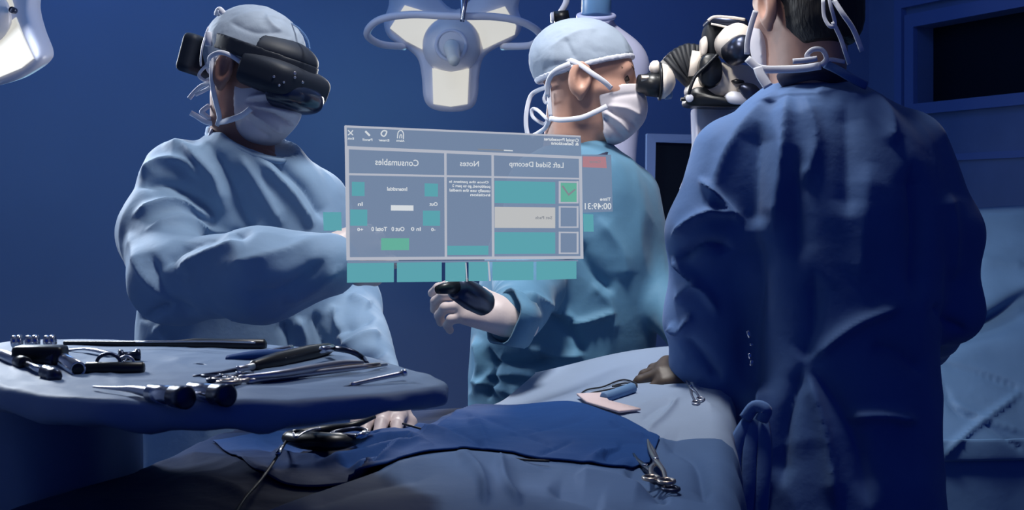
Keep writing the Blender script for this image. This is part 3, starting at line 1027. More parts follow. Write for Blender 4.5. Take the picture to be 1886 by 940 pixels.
gl = build_hand(P(1266, 622, 2.50), (.3, -.5, -.6), (.5, .5, .5), 1, (.5, .5, .6, .6), infl=.0012)
part('glove', np_mesh(*gl), M['glove'], B)
cc_ = P(940, 588, 2.285); ca_ = Vector((-.70, -.45, .25)).normalized(); cs_ = ca_.cross(Vector((0, 0, 1))).normalized(); cu_ = cs_.cross(ca_)
cuff = [cc_ + ca_ * t + (cs_ * math.cos(a) + cu_ * math.sin(a)) * (.046 + .10 * t + .003 * math.sin(a * 5)) for t in (-.03, -.01, .015) for a in np.linspace(0, 2 * math.pi, 28, endpoint=False)]
cuff_me = mesh(cuff, [(r * 28 + k, r * 28 + (k + 1) % 28, (r + 1) * 28 + (k + 1) % 28, (r + 1) * 28 + k) for r in (0, 1) for k in range(28)])
cuff_ob = part('sleeve_cuff', cuff_me, M['gown_b'], B)
md = cuff_ob.modifiers.new('thick', 'SOLIDIFY'); md.thickness = .004
part('gown_collar', mesh(*sweep(px([(1010, 262, 2.66), (1030, 285, 2.59), (1070, 295, 2.57), (1110, 288, 2.58), (1128, 275, 2.64)]), .006, 10)), M['navy'], B, 'dark undershirt collar')
CPB = (0, -.36, 1)
bonnet_mid = head_piece(B, 'surgical_cap', cap_f(CPB, .020, .006, (0, -.024, .040), (.076, .092, .074)), headB, M['cap'],
           folds=[([(1010, 90), (1060, 60), (1100, 55)], .003, 7), ([(1040, 70), (1050, 90), (1060, 110)], -.003, 5), ([(1000, 130), (1020, 120), (1050, 118)], -.003, 6)], amp=.0014)
head_piece(B, 'cap_band', band_f(CPB, .024, .0085, .005, (0, -.024, .040), (.076, .092, .074)), headB, M['tie'])
cover_mid = head_piece(B, 'face_mask', mask_f(.032, -.002), headB, M['mask'],
           folds=[([(1125, 180), (1150, 175), (1180, 172)], -.003, 5), ([(1115, 200), (1150, 215), (1175, 240)], -.007, 4), ([(1105, 212), (1130, 235), (1150, 255)], -.006, 4),
                  ([(1120, 195), (1155, 200), (1182, 215)], .006, 5), ([(1110, 205), (1140, 225), (1160, 248)], .006, 4), ([(1095, 215), (1110, 240), (1125, 258)], .005, 5)])
tie(cover_mid, [(1006, 102, 2.60), (1030, 104, 2.58), (1062, 116, 2.566), (1090, 135, 2.562), (1112, 150, 2.568), (1126, 163, 2.578)], .0052)
tie(cover_mid, [(1008, 178, 2.60), (1010, 150, 2.59), (1024, 130, 2.575), (1050, 117, 2.566)], .0052)
tie(cover_mid, [(1012, 218, 2.60), (1035, 221, 2.585), (1070, 217, 2.575), (1095, 207, 2.568), (1118, 196, 2.565)], .0052)
tie(cover_mid, [(1010, 150, 2.61), (1012, 185, 2.60), (1014, 215, 2.60)], .0042)
tie(cover_mid, [(1015, 100, 2.60), (998, 102, 2.62), (985, 112, 2.63), (988, 118, 2.63), (1004, 108, 2.62)], .0055)
tie(cover_mid, [(1015, 158, 2.61), (990, 167, 2.64), (977, 178, 2.65), (970, 205, 2.65), (969, 230, 2.65), (972, 250, 2.65)], .0045)
tie(cover_mid, [(1010, 222, 2.62), (990, 203, 2.64), (980, 202, 2.65), (982, 216, 2.65), (1000, 228, 2.64), (1008, 225, 2.63)], .0036)
tie(cover_mid, [(1012, 222, 2.62), (1004, 236, 2.63), (990, 246, 2.64), (978, 252, 2.64)], .0045)
tie(cover_mid, [(1006, 170, 2.62), (1002, 182, 2.62), (1006, 190, 2.62), (1014, 184, 2.61)], .0032)
for s in (-1, 1):
    ev = Vector(headB[0]) + RB @ Vector((s * .031, .073, .005))
    part('eye', mesh(*lathe(ev - Vector((0, 0, .012)), ev + Vector((0, 0, .012)), [(0, .001), (.15, .0085), (.5, .012), (.85, .0085), (1, .001)], 12)), M['eye'], B)
part('eyebrow', mesh(*sweep([Vector(headB[0]) + RB @ Vector(q) for q in ((.050, .066, .026), (.036, .083, .032), (.018, .090, .028))], .0030, 8, flat=.5)), M['brow'], B)
# dark handpiece held in the gloved hand
hp = empty('handpiece', P(870, 545, 2.2), 'dark blue handpiece gripped in the teal-gowned surgeon\'s gloved hand', 'instrument')
part('grip', mesh(*lathe(P(896, 562, 2.215), P(838, 528, 2.13), [(0, .016), (.1, .022), (.5, .024), (.9, .021), (1, .014)], 20)), M['dark_steel'], hp)
part('nozzle', mesh(*lathe(P(838, 528, 2.13), P(806, 534, 2.10), [(0, .013), (.5, .010), (1, .007)], 14)), M['black'], hp)

# ------------------------------------------------------------------ person C, back to the camera
secC = Sections([(152, 1432, 1558, 2.16, .050), (170, 1400, 1600, 2.16, .075), (205, 1362, 1650, 2.15, .100), (270, 1320, 1705, 2.15, .125),
                 (360, 1308, 1735, 2.15, .140), (480, 1328, 1735, 2.15, .140), (640, 1365, 1718, 2.15, .140), (760, 1335, 1722, 2.15, .150),
                 (940, 1312, 1728, 2.15, .165), (1200, 1290, 1745, 2.15, .18), (1530, 1265, 1765, 2.15, .19)])
armsC = [(P(1345, 290, 2.13), P(1302, 430, 2.12), .058, .060, 'l'), (P(1302, 430, 2.12), P(1300, 590, 2.14), .060, .060, 'l'),
         (P(1300, 590, 2.14), P(1322, 690, 2.14), .060, .046, 'l'), (P(1322, 690, 2.14), P(1274, 674, 2.14), .050, .034, 'l'),
         (P(1672, 275, 2.15), P(1738, 430, 2.15), .062, .055, 'r'), (P(1738, 430, 2.15), P(1750, 570, 2.16), .055, .047, 'r'),
         (P(1752, 570, 2.16), P(1700, 640, 2.42), .046, .040, 'r')]
headC = (P(1480, 12, 2.16), (-0.40, 0.90, -0.16), (0.02, -0.05, 1.0), P(1490, 175, 2.16), 1.0)
foldsC = [([(1430, 168), (1345, 270), (1302, 400)], .009, 14), ([(1452, 175), (1440, 290), (1424, 430)], .015, 17), ([(1396, 225), (1390, 330), (1384, 430)], -.014, 22),
          ([(1482, 180), (1502, 260), (1478, 345)], .009, 14), ([(1462, 270), (1472, 380), (1470, 480)], -.010, 19),
          ([(1590, 165), (1632, 215), (1642, 270)], .009, 12), ([(1558, 185), (1562, 300), (1560, 400)], -.008, 22), ([(1500, 165), (1540, 175), (1590, 185)], .005, 7),
          ([(1290, 330), (1330, 370), (1370, 410)], .012, 7), ([(1240, 440), (1275, 410), (1310, 395), (1360, 395)], .014, 8),
          ([(1245, 480), (1300, 450), (1350, 460)], -.012, 10), ([(1240, 470), (1262, 500), (1300, 540), (1320, 580)], .012, 7),
          ([(1245, 560), (1270, 530), (1290, 520)], .010, 8), ([(1235, 600), (1255, 610), (1275, 580)], .012, 7),
          ([(1260, 620), (1290, 650), (1330, 700)], -.010, 10), ([(1270, 700), (1310, 740), (1350, 755)], .010, 8),
          ([(1390, 420), (1395, 520), (1385, 640), (1390, 760)], -.015, 20), ([(1500, 500), (1500, 600), (1480, 665)], -.010, 18),
          ([(1490, 665), (1570, 600), (1660, 560)], .012, 12), ([(1480, 670), (1450, 780), (1440, 900)], -.012, 14),
          ([(1490, 690), (1520, 800), (1540, 940)], .012, 12), ([(1495, 680), (1570, 790), (1600, 930)], -.010, 16),
          ([(1560, 770), (1620, 765), (1690, 775)], .012, 10), ([(1600, 640), (1650, 650), (1700, 690)], -.008, 14),
          ([(1400, 700), (1410, 800), (1400, 930)], .014, 12), ([(1360, 800), (1355, 870), (1350, 935)], -.010, 10),
          ([(1740, 350), (1755, 430), (1750, 520)], .008, 16), ([(1680, 300), (1690, 420), (1685, 560)], -.016, 18),
          ([(1720, 560), (1740, 590), (1780, 610)], -.008, 9), ([(1600, 300), (1590, 420), (1580, 520)], .006, 26)]
C, RC = person('surgeon in deep blue gown seen from behind, dark hair above white mask ties',
               (P(1520, 500, 2.15).x, 2.15, 0), M['skin_fair'], secC, .8, headC,
               [(P(1318, 684, 2.15), (-1, .06, -.02), (.1, -.5, .9), 1, (.6, .5, .6, .6)),
                (P(1700, 645, 2.43), (-.5, .6, -.3), (.2, .2, .9), -1, (.5, .5, .6, .6))],
               armsC, M['gown_c'], foldsC, .0052, 7, [(.35, 2.1), (.68, 2.1)], 6, hk=(.054, .058))
gl = build_hand(P(1318, 684, 2.15), (-1, .06, -.02), (.1, -.5, .9), 1, (.6, .5, .6, .6), infl=.0012)
part('glove', np_mesh(*gl), M['brown'], C, 'brown surgical glove')
gl = build_hand(P(1700, 645, 2.43), (-.5, .6, -.3), (.2, .2, .9), -1, (.5, .5, .6, .6), infl=.0012)
part('glove', np_mesh(*gl), M['brown'], C, 'brown surgical glove')
part('undershirt_collar', mesh(*sweep(px([(1440, 150, 2.12), (1462, 138, 2.10), (1500, 132, 2.09), (1540, 140, 2.10), (1562, 152, 2.13)]), .014, 12, flat=.6)), M['navy'], C, 'near-black scrub collar')


def hairf(p):
    d = smin(ell(p, (0, -.018, .030), (.076, .098, .084)), ell(p, (0, -.055, -.035), (.058, .050, .055)), .03) - .004
    n = p[:, 1] - (.02 - .9 * np.clip(p[:, 2] + .01, -1, 0) * -1)
    cut = np.maximum(p[:, 1] - .012, -.078 - p[:, 2])
    # clear round the ear and cheek
    ear = .034 - np.sqrt((p[:, 1] + .004) ** 2 + (p[:, 2] + .016) ** 2)
    return np.maximum(np.maximum(d, cut), np.where(np.abs(p[:, 0]) > .045, ear, -1))


head_piece(C, 'hair', hairf, headC, M['hair'], amp=.0012)
CPC = (0, .35, 1)
bonnet_right = head_piece(C, 'surgical_cap', cap_f(CPC, .062, .010), headC, M['cap'])
cover_right = head_piece(C, 'face_mask', mask_f(.040), headC, M['mask'])
tie(cover_right, [(1392, 20, 2.10), (1384, 45, 2.10), (1377, 75, 2.10), (1376, 100, 2.10)], .0045)
tie(cover_right, [(1376, 108, 2.09), (1400, 126, 2.085), (1440, 128, 2.08), (1480, 126, 2.07), (1512, 121, 2.06)], .0062)
tie(cover_right, [(1396, 124, 2.085), (1402, 140, 2.08), (1415, 160, 2.075)], .008)
tie(cover_right, [(1512, 121, 2.06), (1522, 108, 2.06), (1514, 92, 2.06), (1496, 92, 2.06), (1486, 104, 2.06), (1500, 110, 2.06)], .0040)
tie(cover_right, [(1505, 108, 2.055), (1485, 111, 2.055), (1460, 113, 2.06)], .0042)
tie(cover_right, [(1512, 118, 2.06), (1530, 110, 2.07), (1556, 114, 2.08)], .0035)
tie(bonnet_right, [(1516, 0, 2.04), (1518, 30, 2.035), (1528, 48, 2.03), (1538, 44, 2.03), (1530, 10, 2.03), (1524, -20, 2.04)], .0030, 'cap_tie')
tie(bonnet_right, [(1536, 0, 2.04), (1552, 25, 2.03), (1572, 55, 2.03), (1588, 95, 2.03)], .0042, 'cap_tie')
tie(bonnet_right, [(1534, 40, 2.03), (1548, 70, 2.03), (1558, 100, 2.03), (1564, 118, 2.04)], .0035, 'cap_tie')
tie(C, [(1520, 118, 2.07), (1545, 130, 2.06), (1575, 148, 2.06), (1596, 158, 2.07)], .007, 'gown_tie', m=M['gown_c'])
for i, xx in enumerate((1352, 1378, 1404)):
    tie(C, [(1398, 752, 1.985), (xx + 4, 820, 1.97), (xx, 900, 1.96), (xx - 8, 990, 1.96)], .012, 'gown_tie', .35, m=M['gown_c'])
tie(C, [(1372, 772, 1.975), (1390, 750, 1.97), (1410, 756, 1.965), (1402, 776, 1.97)], .010, 'gown_tie', .5, m=M['gown_c'])
for (x, y, x2, y2, r) in ((1377, 610, 1381, 622, .003), (1384, 633, 1384, 637, .003), (1380, 651, 1382, 661, .0028), (1385, 664, 1383, 674, .0026)):
    part('snap_fastener', mesh(*cyl(P(x, y, 2.005), P(x2, y2, 2.005), r, seg=8)), M['chrome'], C)
for s in (-1, 1):
    ev = Vector(headC[0]) + RC @ Vector((s * .031, .073, .005))
    part('eye', mesh(*lathe(ev - Vector((0, 0, .012)), ev + Vector((0, 0, .012)), [(0, .001), (.15, .0085), (.5, .012), (.85, .0085), (1, .001)], 12)), M['eye'], C)
# ------------------------------------------------------------------ patient table and drapes
CTRL = [(560, 775, 2.05), (700, 770, 2.1), (840, 752, 2.15), (940, 748, 2.2), (1040, 705, 2.28), (1120, 668, 2.32), (1250, 637, 2.38),
        (1380, 640, 2.42), (560, 815, 1.87), (700, 800, 1.9), (850, 800, 1.9), (1000, 788, 1.95), (1120, 752, 2.02), (1250, 725, 2.08), (1310, 760, 2.0),
        (600, 872, 1.65), (850, 846, 1.72), (1000, 860, 1.68), (1200, 872, 1.72), (300, 930, 1.47), (560, 935, 1.45), (850, 930, 1.45),
        (1100, 940, 1.45), (1290, 945, 1.52), (430, 785, 2.08), (260, 860, 1.74), (100, 915, 1.55), (560, 1030, 1.25), (1000, 1040, 1.22), (200, 1040, 1.25),
        (940, 845, 1.74), (1050, 800, 1.90), (1090, 905, 1.56), (950, 900, 1.55)]
_c = np.array([list(P(*q)) for q in CTRL])


def _tps(a, b):
    r = np.linalg.norm(a[:, None] - b[None], axis=2) + 1e-9
    return r * r * np.log(r)


_n = len(_c)
_A = np.zeros((_n + 3, _n + 3)); _A[:_n, :_n] = _tps(_c[:, :2], _c[:, :2]) + np.eye(_n) * 2e-3
_A[:_n, _n] = 1; _A[:_n, _n + 1:] = _c[:, :2]; _A[_n, :_n] = 1; _A[_n + 1:, :_n] = _c[:, :2].T
_w = np.linalg.solve(_A, np.concatenate([_c[:, 2], np.zeros(3)]))


def H(xy):
    xy = np.atleast_2d(xy)
    return _tps(xy, _c[:, :2]) @ _w[:_n] + _w[_n] + xy @ _w[_n + 1:]


def onH(px_, py_, lift=0.0):
    lo, hi = 1.15, 2.7
    Ds = np.linspace(lo, hi, 160)
    X = (px_ - HX) / F * Ds; Z = CZ - (py_ - HY) / F * Ds
    g = Z - (H(np.stack([X, Ds], 1)) + lift)
    k = np.where(g < 0)[0]
    D = Ds[k[0]] if len(k) else hi
    if len(k) and k[0] > 0:
        a, b = g[k[0] - 1], g[k[0]]
        D = Ds[k[0] - 1] + (Ds[k[0]] - Ds[k[0] - 1]) * a / (a - b)
    return P(px_, py_, D)


def sheet_fold(V, folds):
    """ridges along pixel polylines, no facing test (sheets)"""
    if not folds: return np.zeros(len(V))
    Nn = -(V - np.array([0, 0, CZ])); Nn /= np.linalg.norm(Nn, axis=1, keepdims=True)
    return seg_fold(V, Nn, folds)


def grid_sheet(name, xl, xr, y0, y1, lift, m, root=None, folds=None, hang=(1, 1, 1, 1), drop=.55, nx=150, ny=150, amp=.004, fr=6, seed=0, z_fn=None, **kw):
    """sheet lying on the patient; xl, xr are functions of y; hang (left, right, near, far)"""
    def axis(n, h0, h1):
        a = np.linspace(0, 1, n); o = []
        if h0: o += [(0, t) for t in np.linspace(drop, 0.012, 26)]
        o += [(q, 0) for q in a]
        if h1: o += [(1, t) for t in np.linspace(0.012, drop, 26)]
        return o
    ax = axis(nx, hang[0], hang[1]); ay = axis(ny, hang[2], hang[3])
    rr = .045
    V = []; 
    for b, tb in ay:
        y = y0 + (y1 - y0) * b
        oy = rr * (1 - math.exp(-tb / rr)) * (-1 if b == 0 else 1); dy = tb - abs(oy)
        L, R_ = xl(y), xr(y)
        for a, ta in ax:
            x = L + (R_ - L) * a
            ox = rr * (1 - math.exp(-ta / rr)) * (-1 if a == 0 else 1); dx = ta - abs(ox)
            V.append((x + ox, y + oy, dx + dy))
    V = np.array(V)
    base = H(V[:, :2]) + lift
    wav = np.sin((V[:, 0] + V[:, 1]) * 38 + 3 * vnoise(V + seed, 5)) * np.clip(V[:, 2] / .2, 0, 1) * .02
    hg = V[:, 2].copy()
    V[:, 2] = base - hg
    V[:, 0] += wav * .7; V[:, 1] += wav * .7
    V[:, 2] += crumple(V + seed, amp, fr) + sheet_fold(V, folds)
    w_ = len(ax); h_ = len(ay)
    i, j = np.meshgrid(np.arange(h_ - 1), np.arange(w_ - 1), indexing='ij')
    k = (i * w_ + j).ravel()
    Q = np.stack([k, k + 1, k + w_ + 1, k + w_], 1)
    me = np_mesh(V, Q)
    o = part(name, me, m, root) if root is not None else link(name, me, m, None, **kw)
    md = o.modifiers.new('thick', 'SOLIDIFY'); md.thickness = .0022; md.offset = -1
    return o


# table frame under everything
tb = empty('operating_table', (-0.1, 1.8, 0), 'dark operating table hidden beneath the patient drapes', 'table')
part('table_top', mesh(*box((-.36, 1.32, .84), (.12, 2.15, .92), .02)), M['black'], tb)
part('table_column', mesh(*box((-.25, 1.6, .06), (-.02, 1.95, .84), .03)), M['steel'], tb)
part('table_base', mesh(*box((-.36, 1.40, 0), (.10, 2.10, .06), .02)), M['dark_steel'], tb)

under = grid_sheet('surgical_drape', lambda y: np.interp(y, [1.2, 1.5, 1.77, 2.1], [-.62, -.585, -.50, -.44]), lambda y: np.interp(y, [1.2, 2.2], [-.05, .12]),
           1.2, 2.2, -.012, M['drape_dark'], label='drape below the instrument tray, its shadow put into a dark navy colour', cat='drape', drop=.7, amp=.005,
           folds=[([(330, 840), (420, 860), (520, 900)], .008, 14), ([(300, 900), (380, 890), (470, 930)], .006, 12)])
whiteF = [([(850, 755), (880, 790), (900, 840)], .004, 6), ([(840, 848), (885, 880), (895, 940)], .012, 8), ([(920, 850), (935, 900), (960, 940)], .010, 8),
          ([(700, 880), (780, 855), (880, 850), (1000, 870)], .010, 16), ([(1060, 880), (1120, 890), (1200, 915)], .012, 14), ([(1010, 900), (1070, 920), (1110, 940)], -.010, 14),
          ([(1190, 800), (1225, 770), (1250, 740)], .006, 4), ([(1150, 770), (1200, 745), (1260, 740)], .003, 8),
          ([(1180, 780), (1215, 755), (1240, 748)], -.003, 5), ([(1220, 810), (1280, 850), (1300, 930)], -.012, 14), ([(1150, 870), (1190, 890), (1230, 930)], -.012, 10),
          ([(560, 940), (680, 900), (800, 880)], -.006, 12), ([(1270, 700), (1285, 735), (1320, 765)], .006, 7)]
main = grid_sheet('surgical_drape', lambda y: np.interp(y, [1.2, 1.43, 1.62, 1.9, 2.2, 2.4], [-.36, -.255, -.17, -.10, -.03, 0.06]),
           lambda y: np.interp(y, [1.2, 1.6, 2.05, 2.4], [.20, .245, .315, .40]), 1.2, 2.36, .002, M['drape_white'],
           label='large pale drape over the patient, brightest beside the standing surgeon', cat='drape', folds=whiteF, hang=(0, 1, 1, 1), drop=.75, nx=190, ny=230, amp=.0035, fr=5, seed=4)

near = grid_sheet('surgical_drape', lambda y: np.interp(y, [1.2, 1.43, 1.62, 1.9], [-.35, -.250, -.165, -.08]),  # sheet added over the pale drape, carrying its shade as colour
                  lambda y: np.interp(y, [1.2, 1.6, 2.05], [.203, .248, .318]), 1.195, 1.86, .006, M['drape_shaded'],
                  label='darker blue sheet over the near table edge, dimmer light put into its colour', cat='drape', folds=whiteF, hang=(0, 1, 1, 0), drop=.75, nx=170, ny=170, amp=.0035, fr=5, seed=4)

# blue towel drape across the patient
topc = [(392, 800), (470, 790), (560, 783), (665, 783), (745, 781), (800, 765), (845, 747), (940, 748), (1045, 742), (1115, 762), (1170, 785), (1215, 812)]
botc = [(440, 838), (490, 868), (560, 880), (640, 876), (700, 864), (760, 855), (810, 848), (870, 843), (960, 848), (1050, 856), (1130, 868), (1196, 862)]
tc_ = np.array(catmull([np.array(q, float) for q in topc], 22)); bc_ = np.array(catmull([np.array(q, float) for q in botc], 22))
rowsN = 70
tw3 = np.array([list(onH(*q, .006)) for q in tc_]); bw3 = np.array([list(onH(*q, .006)) for q in bc_])
VV = []
for s in np.linspace(0, 1, rowsN):
    q = tw3 * (1 - s) + bw3 * s
    VV.append(q)
VV = np.concatenate(VV); wN = len(tc_)
from mathutils.kdtree import KDTree
sheets = []
for ob in (main, under, near):
    n_ = len(ob.data.vertices); kd = KDTree(n_)
    for v in ob.data.vertices: kd.insert((v.co.x, v.co.y, 0), v.index)
    kd.balance(); sheets.append((kd, ob.data.vertices))


def lie_on(x, y):
    zb = -9
    for kd, vs in sheets:
        r = kd.find_n((x, y, 0), 4)
        if r[0][2] < .02:
            wt_ = [1 / (q[2] + 1e-4) for q in r]
            zb = max(zb, sum(vs[q[1]].co.z * w for q, w in zip(r, wt_)) / sum(wt_))
    return zb


VV[:, 2] = np.array([lie_on(v[0], v[1]) for v in VV]) + .0035
zz = VV[:, 2].reshape(rowsN, wN)
for _ in range(2):
    zz[1:-1, 1:-1] = np.maximum(zz[1:-1, 1:-1], (zz[:-2, 1:-1] + zz[2:, 1:-1] + zz[1:-1, :-2] + zz[1:-1, 2:]) / 4)
VV[:, 2] = zz.ravel()
tf = [([(780, 778), (850, 800), (905, 838)], -.005, 4), ([(860, 768), (940, 790), (1030, 832)], -.005, 3.5), ([(1095, 768), (1010, 790), (930, 806)], -.005, 3.5),
      ([(1060, 812), (1020, 830), (985, 846)], -.004, 3.5), ([(660, 800), (760, 792), (850, 810)], .010, 7), ([(560, 850), (640, 825), (720, 812), (780, 810)], .013, 7),
      ([(580, 862), (660, 845), (740, 825), (800, 825)], .013, 6), ([(640, 838), (720, 820), (770, 818)], -.012, 5), ([(620, 860), (700, 850), (790, 838)], -.010, 6),
      ([(640, 870), (720, 850), (830, 830)], .012, 6), ([(600, 820), (660, 812), (700, 800)], -.010, 6), ([(500, 830), (540, 850), (600, 855)], .010, 7),
      ([(470, 815), (520, 830), (560, 830)], -.010, 7), ([(860, 785), (900, 775), (960, 776)], .005, 8), ([(1110, 850), (1150, 828), (1200, 830)], -.014, 10),
      ([(1080, 862), (1110, 838), (1150, 822)], .008, 6), ([(1120, 775), (1150, 795), (1195, 810)], .005, 5), ([(450, 800), (520, 800), (600, 795)], .006, 7)]
edge_r = np.minimum(np.arange(rowsN), rowsN - 1 - np.arange(rowsN))[:, None] / 6.0
edge_c = np.minimum(np.arange(wN), wN - 1 - np.arange(wN))[None] / 8.0
edge_w = np.clip(np.minimum(edge_r, edge_c), 0.12, 1).ravel()
VV[:, 2] += (np.maximum(sheet_fold(VV, tf), -.004) + np.abs(crumple(VV + 9, .0016, 12))) * edge_w
i, j = np.meshgrid(np.arange(rowsN - 1), np.arange(wN - 1), indexing='ij'); k = (i * wN + j).ravel()
me = np_mesh(VV, np.stack([k, k + wN, k + wN + 1, k + 1], 1))
towel = link('surgical_towel', me, M['drape_blue'], None, 'darker blue surgical towel spread across the pale drape in the middle', 'towel')
md = towel.modifiers.new('thick', 'SOLIDIFY'); md.thickness = .002; md.offset = 0


def hp(pts, lift):
    return [onH(x, y, lift) for x, y in pts]


# cords lying on the towel
for pts, lab in (([(742, 781), (790, 795), (830, 812), (862, 822), (905, 838)], 'dark cord running across the towel below the tray corner'),
                 ([(905, 838), (960, 847), (1012, 850)], 'short dark cord along the lower hem of the blue towel')):
    link('cord', mesh(*sweep(hp(pts, .013), .0016, 8)), M['black_soft'], None, lab, 'cord')

# wire loop and pale blue sleeve on the white drape
lp = empty('suture_loop', onH(1120, 720, .004), 'thin dark suture loop lying on the pale drape', 'suture')
part('thread', mesh(*sweep(hp([(1150, 712), (1120, 718), (1090, 724), (1073, 730), (1070, 726), (1082, 718), (1110, 713), (1135, 703), (1152, 700), (1170, 706), (1171, 712), (1150, 710), (1128, 712), (1150, 706), (1166, 709)], .007), .0014, 6, n=5)), M['black_soft'], lp)
link('foam_tube', mesh(*cyl(onH(1112, 734, .012), onH(1166, 715, .012), .009, seg=14)), M['drape_far'], None, 'small pale blue foam tube beside the suture loop', 'tube')
gz = [onH(x, y, .010) for x, y in ((1062, 729), (1106, 727), (1122, 742), (1180, 757), (1140, 762), (1080, 744))]
link('gauze_pad', mesh(*prism(gz, (0, 0, .004), .05)), M['gauze'], None, 'pinkish gauze pad beside the towel edge', 'gauze')


# ------------------------------------------------------------------ ringed clamps
def clamp(name, label, tip, mid, r1, r2, m='steel', wd=.0035, ring=.011, lift_n=(0, 0, 1), cat='clamp', group=None):
    """scissor-like instrument: two jaws from tip to hinge, two shanks to finger rings"""
    tip, mid, r1, r2 = map(Vector, (tip, mid, r1, r2))
    root = empty(name, mid, label, cat, group)
    n = Vector(lift_n)
    side = (mid - tip).cross(n).normalized()
    for s, rr in ((-1, r1), (1, r2)):
        off = n * .0015 * s
        sh = sweep([tip + side * .0008 * s + off, (tip + mid) / 2 + side * .0025 * s + off, mid + off, (mid + rr) / 2 + (rr - (r1 + r2) / 2) * .4 + off, rr + off],
                   [wd * .35, wd * .8, wd * 1.1, wd * .8, wd * .7], 8, flat=.6, normal=tuple(n))
        part('shank', mesh(*sh), M[m], root)
        d = (rr - mid).normalized(); cc = rr + d * ring * .9 + off
        s2 = d.cross(n).normalized()
        rg = [cc + d * math.cos(t) * ring * 1.25 + s2 * math.sin(t) * ring for t in np.linspace(0, 2 * math.pi, 14, endpoint=False)]
        part('finger_ring', mesh(*sweep(rg, wd * .62, 8, closed=True, n=2, normal=tuple(n))), M[m], root)
    part('hinge_screw', mesh(*cyl(mid - n * .004, mid + n * .005, wd * .9, seg=10)), M['chrome'], root)
    return root


clamp('towel_clamp', 'shiny clamp hanging from the right corner of the blue towel', onH(1194, 812, .016), onH(1208, 850, .018), onH(1200, 876, .018), onH(1226, 886, .018), 'brass', .0042, .0095)
clamp('towel_clamp', 'dark ringed clamp lying under the shiny clamp at the towel corner', onH(1168, 838, .010), onH(1188, 862, .011), onH(1210, 882, .012), onH(1232, 900, .012), 'dark_steel', .004, .0095)
clamp('towel_clamp', 'pale clamp handle lying beside the brown-gloved hand', onH(1262, 690, .010), onH(1272, 715, .010), onH(1281, 738, .010), onH(1289, 735, .010), 'steel', .0024, .0055)
# cluster of black instruments with cable on the towel
pouch = empty('cautery_instrument', onH(600, 802, .01), 'black cautery instrument bundle with looped cord on the towel edge', 'instrument')
part('black_holster', mesh(*sweep([onH(534, 806, .018), onH(570, 812, .018), onH(620, 814, .017), onH(668, 806, .015)], [.014, .018, .017, .008], 12, flat=.7, normal=(0, 0, 1))), M['black'], pouch)
part('upper_arm', mesh(*sweep([onH(540, 800, .026), onH(600, 792, .026), onH(650, 784, .03), onH(690, 768, .035)], [.006, .007, .005, .003], 10)), M['black'], pouch)
part('ring_handle', mesh(*sweep([onH(625, 795, .026), onH(655, 790, .026), onH(676, 795, .024), (onH(668, 803, .022)), onH(640, 803, .024), onH(612, 800, .026)], .0035, 8, closed=True)), M['dark_steel'], pouch)
part('shiny_edge', mesh(*sweep([onH(540, 798, .034), (onH(545, 806, .034)), onH(560, 797, .034), onH(575, 792, .034), onH(590, 789, .034)], .0016, 6)), M['steel'], pouch)
part('chrome_tip', mesh(*sweep([onH(655, 805, .025), onH(668, 801, .026), onH(680, 797, .024)], [.003, .005, .002], 8)), M['chrome'], pouch)
cb = empty('cable', onH(480, 870, .01), 'thin black cable trailing from the cautery bundle to the bottom left', 'cable')
part('wire', mesh(*sweep([onH(532, 806, .018), onH(522, 822, .014), onH(505, 850, .012), onH(480, 885, .012), onH(450, 920, .012), onH(425, 960, .012)], .0019, 8)), M['black_soft'], cb)
part('metal_plug', mesh(*cyl(onH(519, 824, .018), onH(512, 837, .018), .0036, seg=10)), M['chrome'], cb)

# ------------------------------------------------------------------ instrument tray
ZT = 1.20
tray_pts = [(-.735, 1.90), (-.70, 1.70), (-.60, 1.48), (-.44, 1.345), (-.27, 1.325), (-.135, 1.37), (-.078, 1.44), (-.108, 1.53), (-.19, 1.70), (-.30, 1.83), (-.47, 1.885), (-.62, 1.93)]
to = np.array(catmull([np.array(q) for q in tray_pts], 14, closed=True))
cen = to.mean(0)
tr = empty('instrument_table', (cen[0], cen[1], 0), 'tall instrument stand draped in blue cloth, loaded with surgical instruments', 'table')
nr = len(to)
dirs = np.roll(to, -1, 0) - np.roll(to, 1, 0); dirs /= np.linalg.norm(dirs, axis=1, keepdims=True)
nout = np.stack([dirs[:, 1], -dirs[:, 0]], 1)
if ((to - cen) * nout).sum() < 0: nout = -nout
rings = []
for s in list(np.linspace(0.02, .94, 60)):
    rings.append((s, 0, 0))
rings += [(.975, 0, -.0005), (1, .002, -.0012), (1, .004, -.004), (1, .0055, -.010), (1, .005, -.018), (1, .002, -.024), (1, -.006, -.028), (1, -.020, -.031), (1, -.045, -.033), (1, -.085, -.034)]
TV = []
ang = np.linspace(0, 2 * math.pi, nr, endpoint=False)
for s, off, dz in rings:
    wv = (.004 * np.sin(ang * 17) + .003 * np.sin(ang * 31 + 1)) * min(1, abs(dz) / .03) if dz < -.008 else 0
    xy = cen + (to - cen) * s + nout * (off + wv)[:, None] if isinstance(off + wv, np.ndarray) else cen + (to - cen) * s + nout * off
    z = np.full(nr, ZT + dz) + (wv if isinstance(wv, np.ndarray) else 0) * .8
    # the right corner tip of the cover sags lower
    tipd = np.exp(-((to[:, 0] + .062) ** 2 + (to[:, 1] - 1.44) ** 2) / .0025)
    if dz < 0:
        z = ZT + (z - ZT) * np.clip(1 - .5 * (to[:, 0] + .24) / .16, .5, 1)
    z = z - tipd * (.008 if dz < -.014 else 0)
    TV.append(np.column_stack([xy, z]))
TV = np.concatenate(TV)
topm = TV[:, 2] > ZT - .002
